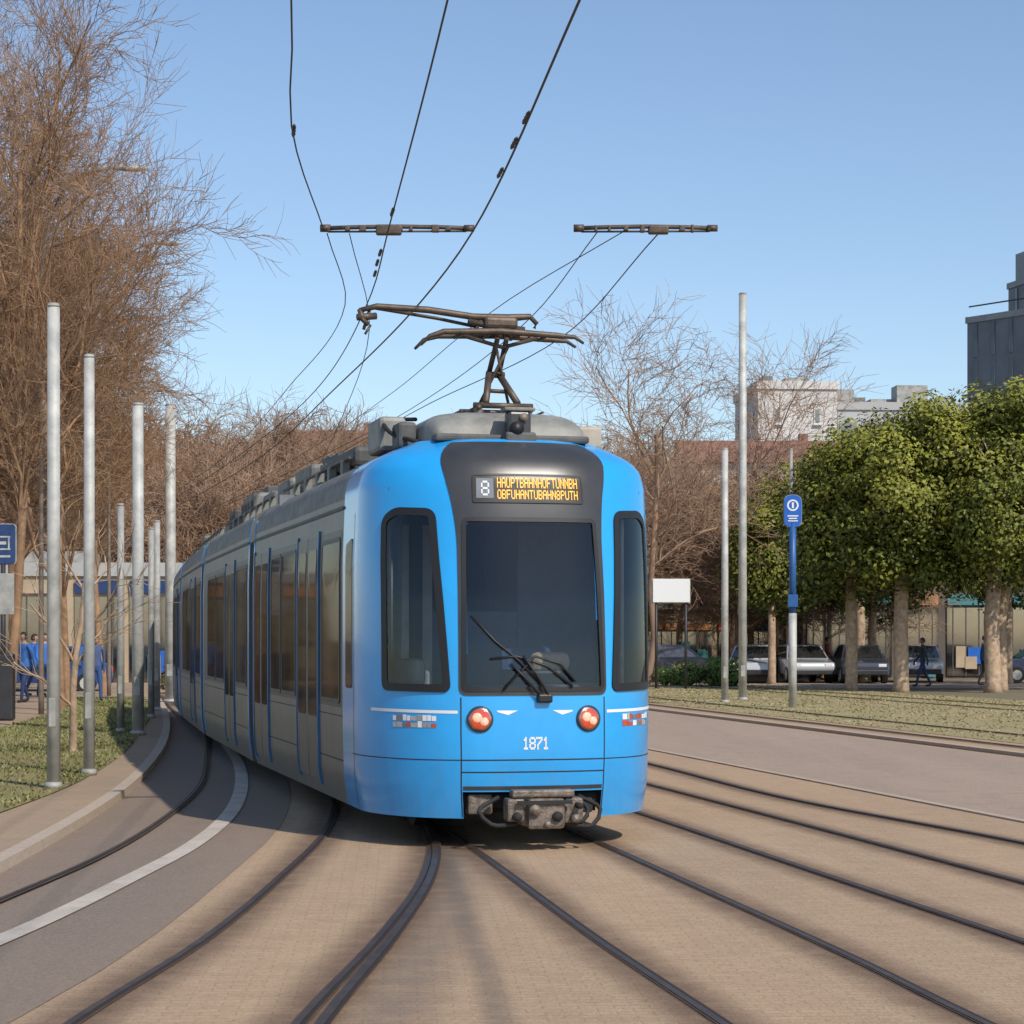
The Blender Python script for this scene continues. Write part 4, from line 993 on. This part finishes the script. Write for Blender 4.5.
def person(x, y, rz, coat_, trousers, seed, h=1.74, z0=0.09):
    rnd = random.Random(seed); p = empty('pedestrian', (x, y, z0), rz); k = h/1.74
    st = rnd.uniform(0.16, 0.30); sw_ = rnd.uniform(0.1, 0.22)
    J = [((0, 0, 0.93), .135, .105), ((0, 0, 1.10), .135, .10), ((0, -.01, 1.30), .165, .11), ((0, 0, 1.43), .12, .09), ((0, -.01, 1.50), .055, .055), ((0, -.015, 1.56), .052, .055)]
    E = [(0, 1), (1, 2), (2, 3), (3, 4), (4, 5)]
    def add(co, r, par_):
        J.append((co, r, r)); E.append((par_, len(J)-1)); return len(J)-1
    for s in (-1, 1):
        f = st*s
        a = add((s*0.09, 0, 0.88), .092, 0); a = add((s*0.095, -f*0.45-0.03, 0.50), .062, a); a = add((s*0.095, -f*0.9+0.06*(s < 0), 0.10), .042, a)
        a = add((s*0.10, -f*0.9+0.02, 0.045), .045, a); a = add((s*0.11, -f*0.9-0.15, 0.035), .036, a)
        g = -sw_*s
        b = add((s*0.19, 0, 1.40), .062, 3); b = add((s*0.235, -g*0.3+0.02, 1.14), .048, b); b = add((s*0.235, -g-0.05, 0.90), .034, b)
        hp = (s*0.235, -g-0.08, 0.84); c = add(hp, .030, b)
        J[c] = (hp, .020, .036)
        for q in range(4):
            d = add((s*0.235+s*0.004, -g-0.105+q*0.018, 0.79-0.004*abs(q-1.5)), .009, c); add((s*0.228, -g-0.110+q*0.018, 0.75-0.005*abs(q-1.5)), .008, d)
        d = add((s*0.215, -g-0.12, 0.83), .010, c); add((s*0.21, -g-0.135, 0.80), .009, d)
    me = bpy.data.meshes.new('body'); me.from_pydata([tuple(c*k for c in j[0]) for j in J], E, []); me.update()
    o = bpy.data.objects.new('body', me); COL.objects.link(o); o.parent = p
    sk = o.modifiers.new('skin', 'SKIN'); sub = o.modifiers.new('sub', 'SUBSURF'); sub.levels = 1; sub.render_levels = 1
    for i, j in enumerate(J):
        me.skin_vertices[0].data[i].radius = (j[1]*k, j[2]*k)
    me.skin_vertices[0].data[0].use_root = True
    sk.use_smooth_shade = True
    me.materials.append(cloth_mat('clothes_%d' % seed, coat_, trousers))
    bm = bmesh.new(); bmesh.ops.create_uvsphere(bm, u_segments=20, v_segments=14, radius=1)
    for v in bm.verts:
        x_, y_, z_ = v.co; jaw = 1-0.25*max(0, -z_)
        v.co = Vector((x_*0.075*jaw, y_*0.095*jaw, z_*0.118))
        if y_ < -0.85 and abs(x_) < 0.25 and -0.35 < z_ < 0.1: v.co.y -= 0.014
    mh = bpy.data.meshes.new('head'); bm.to_mesh(mh); bm.free(); mh.materials.append(M['skin']); mh.polygons.foreach_set('use_smooth', [True]*len(mh.polygons))
    ho = bpy.data.objects.new('head', mh); COL.objects.link(ho); ho.parent = p; ho.location = (0, -0.02, 1.63*k)
    bm = bmesh.new(); bmesh.ops.create_uvsphere(bm, u_segments=20, v_segments=14, radius=1)
    bmesh.ops.delete(bm, geom=[v for v in bm.verts if v.co.z < -0.5 or (v.co.y < -0.45 and v.co.z < 0.42)], context='VERTS')
    for v in bm.verts: v.co = Vector((v.co.x*0.084, v.co.y*0.105+0.006, v.co.z*0.126+0.004))
    mh = bpy.data.meshes.new('hair'); bm.to_mesh(mh); bm.free(); mh.materials.append(M['hair']); mh.polygons.foreach_set('use_smooth', [True]*len(mh.polygons))
    ho = bpy.data.objects.new('hair', mh); COL.objects.link(ho); ho.parent = p; ho.location = (0, -0.02, 1.63*k)
    for s in (-1, 1):
        tube('ear_%d' % s, [(s*0.07, -0.01, 1.61*k), (s*0.086, -0.005, 1.64*k)], 0.016, M['skin'], p, 8)
        tube('eye_%d' % s, [(s*0.028, -0.102, 1.64*k), (s*0.028, -0.112, 1.64*k)], 0.009, M['rubber'], p, 8)
    box('mouth', (0.04, 0.006, 0.008), (0, -0.108, 1.575*k), M['red'], p)
    return p
person(-12.9, 59, 0.6, (0.04, 0.16, 0.55), (0.03, 0.07, 0.20), 1)
person(-12.35, 58, -2.4, (0.05, 0.20, 0.6), (0.03, 0.05, 0.14), 2, 1.68)
person(-11.05, 56, 2.9, (0.04, 0.14, 0.45), (0.02, 0.04, 0.12), 3, 1.78)
person(-13.4, 60, 1.5, (0.03, 0.12, 0.42), (0.04, 0.06, 0.12), 4, 1.72)
person(-12.2, 53.5, -0.6, (0.05, 0.18, 0.5), (0.03, 0.05, 0.13), 8, 1.75)
person(-10.6, 54.5, 0.4, (0.06, 0.10, 0.22), (0.03, 0.07, 0.2), 9, 1.66)
person(12.95, 88, 1.4, (0.25, 0.05, 0.04), (0.04, 0.05, 0.09), 5, 1.75, 0.02)
person(14.4, 75, -1.6, (0.05, 0.06, 0.08), (0.03, 0.05, 0.12), 6, 1.7, 0.02)
person(17.0, 77, 1.6, (0.06, 0.14, 0.3), (0.03, 0.03, 0.04), 7, 1.8, 0.02)

# ------------------------------------------------------------------ parked cars
M['carglass'] = dark_window_mat('car_glass', (0.03, 0.03, 0.03), 0.3)
def parked_car(x, y, rz, col, seed=0, L=4.3, H=1.46):
    p = empty('parked_car', (x, y, 0.015), rz); body = mat('car_paint_%d' % seed, col, 0.25, 0.2, coat=0.8)
    hw = 0.86; prof = [(-L/2, 0.35), (-L/2, 0.62), (-L/2+0.1, 0.78), (-L/2+0.95, 0.92), (L/2-0.35, 0.95), (L/2-0.03, 0.85), (L/2, 0.55), (L/2-0.03, 0.3)]
    V = []; F = []
    for yy, sc in ((-hw, 0.97), (-hw+0.06, 1.0), (hw-0.06, 1.0), (hw, 0.97)):
        for a, b in prof: V.append((a*sc, yy, 0.3+(b-0.3)*(1 if abs(yy) < hw-0.01 else 0.96)))
    n = len(prof)
    for i in range(3):
        for k in range(n): F.append((i*n+k, i*n+(k+1) % n, (i+1)*n+(k+1) % n, (i+1)*n+k))
    F.append(tuple(range(n))); F.append(tuple(reversed([3*n+k for k in range(n)])))
    o = mesh_obj('lower_body', V, F, body, p, True); o.data.set_sharp_from_angle(angle=math.radians(35))
    cab = [(-L/2+0.95, 0.92), (-L/2+1.6, H-0.04), (-L/2+2.0, H), (L/2-1.0, H-0.02), (L/2-0.35, 0.95)]
    V = []; F = []; n = len(cab)
    for yy in (-1, 1):
        for a, b in cab: V.append((a, yy*(hw-0.04-(b-0.9)*0.32), b))
    for k in range(n-1): F.append((k, k+1, n+k+1, n+k))
    F.append(tuple(range(n))); F.append(tuple(reversed([n+k for k in range(n)])))
    mesh_obj('cabin', V, F, body, p)
    g = M['carglass']
    for s in (-1, 1):
        def sp(a, b): return (a, s*(hw-0.032-(b-0.9)*0.32), b)
        mesh_obj('side_glass_f%d' % s, [sp(-L/2+1.15, 0.97), sp(-L/2+1.68, H-0.1), sp(-0.02, H-0.08), sp(-0.02, 0.97)], [(0, 1, 2, 3)], g, p)
        mesh_obj('side_glass_r%d' % s, [sp(0.06, 0.97), sp(0.06, H-0.08), sp(L/2-1.05, H-0.1), sp(L/2-0.6, 0.99)], [(0, 1, 2, 3)], g, p)
        for xx in (-L/2+0.8, L/2-0.8):
            tube('tyre_%d_%d' % (s, xx*10), [(xx, s*(hw-0.2), 0.31), (xx, s*(hw+0.01), 0.31)], 0.31, M['rubber'], p, 20, False)
            tube('hub_%d_%d' % (s, xx*10), [(xx, s*(hw), 0.31), (xx, s*(hw+0.02), 0.31)], 0.19, M['galv'], p, 12, False)
    def cp(i, yy, e):
        a, b = cab[i]; return Vector((a, yy*(hw-0.10-(b-0.9)*0.32), b))+e
    mesh_obj('windscreen', [cp(0, -1, Vector((.02, 0, .04))), cp(0, 1, Vector((.02, 0, .04))), cp(1, 1, Vector((-.03, 0, -.02))), cp(1, -1, Vector((-.03, 0, -.02)))], [(0, 1, 2, 3)], g, p)
    mesh_obj('rear_window', [cp(4, -1, Vector((-.02, 0, .05))), cp(4, 1, Vector((-.02, 0, .05))), cp(3, 1, Vector((.04, 0, -.02))), cp(3, -1, Vector((.04, 0, -.02)))], [(0, 1, 2, 3)], g, p)
    for s in (-1, 1):
        box('headlamp_%d' % s, (0.06, 0.3, 0.12), (-L/2+0.03, s*0.6, 0.68), M['white'], p, bevel=0.02); box('tail_lamp_%d' % s, (0.06, 0.25, 0.15), (L/2-0.02, s*0.65, 0.72), M['red'], p, bevel=0.02)
    box('bumper_f', (0.1, 1.6, 0.2), (-L/2, 0, 0.42), M['darkmetal'], p, bevel=0.04); box('bumper_r', (0.1, 1.6, 0.2), (L/2-0.02, 0, 0.42), M['darkmetal'], p, bevel=0.04)
    return p
parked_car(9.3, 82.5, math.radians(80), (0.6, 0.62, 0.63), 1)
parked_car(11.2, 83, math.radians(95), (0.35, 0.37, 0.4), 2)
parked_car(13.3, 82, math.radians(88), (0.05, 0.06, 0.08), 3)
parked_car(16.0, 84, math.radians(80), (0.65, 0.65, 0.64), 4)
parked_car(20.5, 82, 0.0, (0.03, 0.05, 0.12), 5)
parked_car(5.6, 84, 0.03, (0.1, 0.11, 0.13), 6)
parked_car(-14.5, 66, math.radians(10), (0.03, 0.08, 0.25), 7)
parked_car(-17.5, 67, math.radians(5), (0.3, 0.06, 0.04), 9)

# ------------------------------------------------------------------ buildings
M['bframe'] = mat('building_frame', (0.4, 0.4, 0.39), 0.7)
M['wwall'] = mat('white_render', (0.62, 0.6, 0.57), 0.85, var=0.15, scale=0.6)
M['gwall'] = mat('grey_cladding', (0.17, 0.18, 0.20), 0.6, var=0.2, scale=0.5)
M['gframe'] = mat('grey_cladding_light', (0.27, 0.28, 0.29), 0.6, var=0.2, scale=0.5)
M['lwall'] = mat('light_cladding', (0.42, 0.43, 0.44), 0.6, var=0.12, scale=0.5)
M['brick'] = mat('brick_wall', (0.30, 0.16, 0.11), 0.9, var=0.3, scale=3)
M['rooftile'] = mat('roof_tiles', (0.27, 0.13, 0.09), 0.85, var=0.35, scale=2)
M['cream'] = mat('cream_render', (0.45, 0.35, 0.24), 0.85, var=0.2, scale=0.6)
M['dwall'] = mat('dark_shop_wall', (0.12, 0.10, 0.085), 0.8, var=0.3, scale=0.6)
M['winmute'] = mat('muted_window', (0.10, 0.115, 0.135), 0.2, var=0.3, scale=0.3)
M['shop_orange'] = mat('shop_sign_orange', (0.5, 0.24, 0.1), 0.6); M['shop_teal'] = mat('shop_sign_teal', (0.05, 0.22, 0.24), 0.6)
def building(name, x, y, w_, d_, h_, wall, rz=0.0, floors=3, cols=6, win=(1.2, 1.5), roof='flat', roofmat=None, ground_shop=False, side_cols=3, gl='carglass', z0=0.0, signs=('signblue', 'shop_orange', 'shop_teal', 'white', 'red'), frame='bframe'):
    p = empty(name, (x, y, z0), rz)
    box('walls', (w_, d_, h_), (0, 0, h_/2), wall, p)
    fh = h_/floors; fr = M[frame]
    for f_ in range(floors):
        for c in range(cols):
            xx = -w_/2+w_*(c+0.5)/cols; zz = fh*(f_+0.52)
            if ground_shop and f_ == 0:
                box('shopfront_%d' % c, (w_/cols*0.82, 0.12, fh*0.78), (xx, -d_/2-0.01, fh*0.42), M[gl], p)
                for q in range(3): box('mullion_%d_%d' % (c, q), (0.05, 0.16, fh*0.78), (xx+(q-1)*w_/cols*0.28, -d_/2-0.02, fh*0.42), M['roofdark'], p)
                box('shop_sign_%d' % c, (w_/cols*0.8, 0.16, fh*0.12), (xx, -d_/2-0.06, fh*0.9), M[random.Random(c*7+int(x)).choice(signs)], p)
                rs = random.Random(c*3+int(y))
                for q in range(3): box('display_%d_%d' % (c, q), (rs.uniform(.2, .6), 0.15, rs.uniform(.4, 1.3)), (xx+rs.uniform(-.6, .6), -d_/2-0.1-0.03*q, rs.uniform(.5, 1.0)), M[rs.choice(['shop_orange', 'cream', 'signblue', 'shop_teal', 'galv2'])], p)
                continue
            box('window_frame_%d_%d' % (f_, c), (win[0]+0.18, 0.10, win[1]+0.18), (xx, -d_/2-0.01, zz), fr, p)
            box('window_%d_%d' % (f_, c), (win[0], 0.14, win[1]), (xx, -d_/2-0.01, zz), M[gl], p)
            box('sill_%d_%d' % (f_, c), (win[0]+0.3, 0.3, 0.08), (xx, -d_/2-0.05, zz-win[1]/2-0.14), fr, p)
        for c in range(side_cols):
            yy = -d_/2+d_*(c+0.5)/side_cols
            for s in (-1, 1):
                box('side_window_%d_%d_%d' % (f_, c, s), (0.14, win[0], win[1]), (s*(w_/2+0.01), yy, fh*(f_+0.52)), M[gl], p)
    if roof == 'flat':
        for nm, sx, sy, lx, ly in (('parapet_f', w_+0.2, 0.25, 0, -d_/2), ('parapet_b', w_+0.2, 0.25, 0, d_/2)):
            box(nm, (sx, sy, 0.5), (lx, ly, h_+0.25), fr, p)
        for s in (-1, 1): box('parapet_s%d' % s, (0.25, d_-0.3, 0.48), (s*w_/2, 0, h_+0.24), fr, p)
        box('roof_plant', (w_*0.3, d_*0.4, 1.0), (w_*0.1, 0, h_+0.5), M['galv2'], p); box('roof_plant_b', (w_*0.12, d_*0.2, 1.2), (-w_*0.25, 0, h_+0.6), M['roofgrey'], p)
    else:
        rh = roof; o_ = 0.4
        V = [(-w_/2-o_, -d_/2-o_, h_), (w_/2+o_, -d_/2-o_, h_), (w_/2+o_, d_/2+o_, h_), (-w_/2-o_, d_/2+o_, h_), (-w_/2-o_, 0, h_+rh), (w_/2+o_, 0, h_+rh)]
        mesh_obj('roof', V, [(0, 1, 5, 4), (2, 3, 4, 5), (1, 2, 5), (3, 0, 4), (3, 2, 1, 0)], roofmat, p)
        box('chimney', (0.5, 0.5, 0.9), (w_*0.25, 0.6, h_+rh), M['brick'], p)
    return p
ot = building('office_tower', 42.3, 165, 7.6, 12, 26.4, M['gwall'], math.radians(38), 9, 7, (0.35, 2.6), gl='winmute', side_cols=7, frame='gframe')
for k in range(8): tube('railing_post_%d' % k, [(-3.6+k*1.03, -5.9, 26.8), (-3.6+k*1.03, -5.9, 27.7)], 0.05, M['darkmetal'], ot)
tube('railing', [(-3.7, -5.9, 27.7), (3.7, -5.9, 27.7)], 0.06, M['darkmetal'], ot); tube('railing_side', [(-3.7, -5.9, 27.7), (-3.7, 5.9, 27.7)], 0.06, M['darkmetal'], ot)
ot2 = building('office_tower', 45.2, 172, 7, 9, 30.4, M['gwall'], math.radians(14), 10, 7, (0.35, 2.6), gl='winmute', frame='gframe')
for k in range(13): box('louvre_%d' % k, (0.15, 7, 2.4), (-3.3+k*0.55, 0, 31.9), M['gframe'], ot2)
building('apartment_block', 17.2, 135, 4.9, 8, 17.0, M['wwall'], math.radians(4), 5, 2, (0.25, 0.8), frame='wwall')
ab = building('apartment_block', 24.5, 140, 8.5, 9, 16.2, M['lwall'], math.radians(4), 5, 6, (1.0, 1.5))
for k, (a, b, c) in enumerate(((-3.5, 1.4, 1.5), (-1.2, 1.0, 0.9), (1.0, 2.0, 1.8), (3.2, 0.8, 1.1))): box('roof_unit_%d' % k, (b, 1.5, c), (a, -2, 16.2+c/2), M['galv2'], ab)
building('terraced_house', 14.6, 124, 9.5, 8, 11.6, M['wwall'], math.radians(2), 3, 5, (1.0, 1.5), roof=1.6, roofmat=M['rooftile'])
building('terraced_house', 5.0, 128, 7.5, 8, 8.5, M['cream'], math.radians(2), 3, 4, (1.0, 1.5), roof=2.0, roofmat=M['rooftile'])
building('terraced_house', -10.3, 128, 6.5, 8, 12.2, M['brick'], math.radians(-3), 3, 4, (1.0, 1.5), roof=2.0, roofmat=M['rooftile'])
building('terraced_house', -24, 128, 12, 8, 7.5, M['brick'], math.radians(-3), 2, 6, (1.0, 1.5), roof=2.2, roofmat=M['rooftile'])
building('terraced_house', -1.5, 130, 8.5, 8, 8.5, M['brick'], math.radians(0), 3, 5, (1.0, 1.5), roof=2.2, roofmat=M['rooftile'])
building('shop_row', 21.5, 96, 18, 8, 7.5, M['dwall'], math.radians(0), 2, 9, (1.3, 1.5), ground_shop=True, signs=('shop_teal', 'signdark', 'signdark', 'galv2', 'shop_orange'))
building('shop_row', 8.3, 100, 8, 8, 5.0, M['cream'], math.radians(0), 2, 5, (1.0, 1.2), roof=1.3, roofmat=M['rooftile'], ground_shop=True)
building('shop_row', -19.5, 82, 14, 7, 4.0, M['cream'], math.radians(4), 1, 7, (1.2, 1.5), ground_shop=True, signs=('shop_orange', 'red', 'signdark', 'cream'))
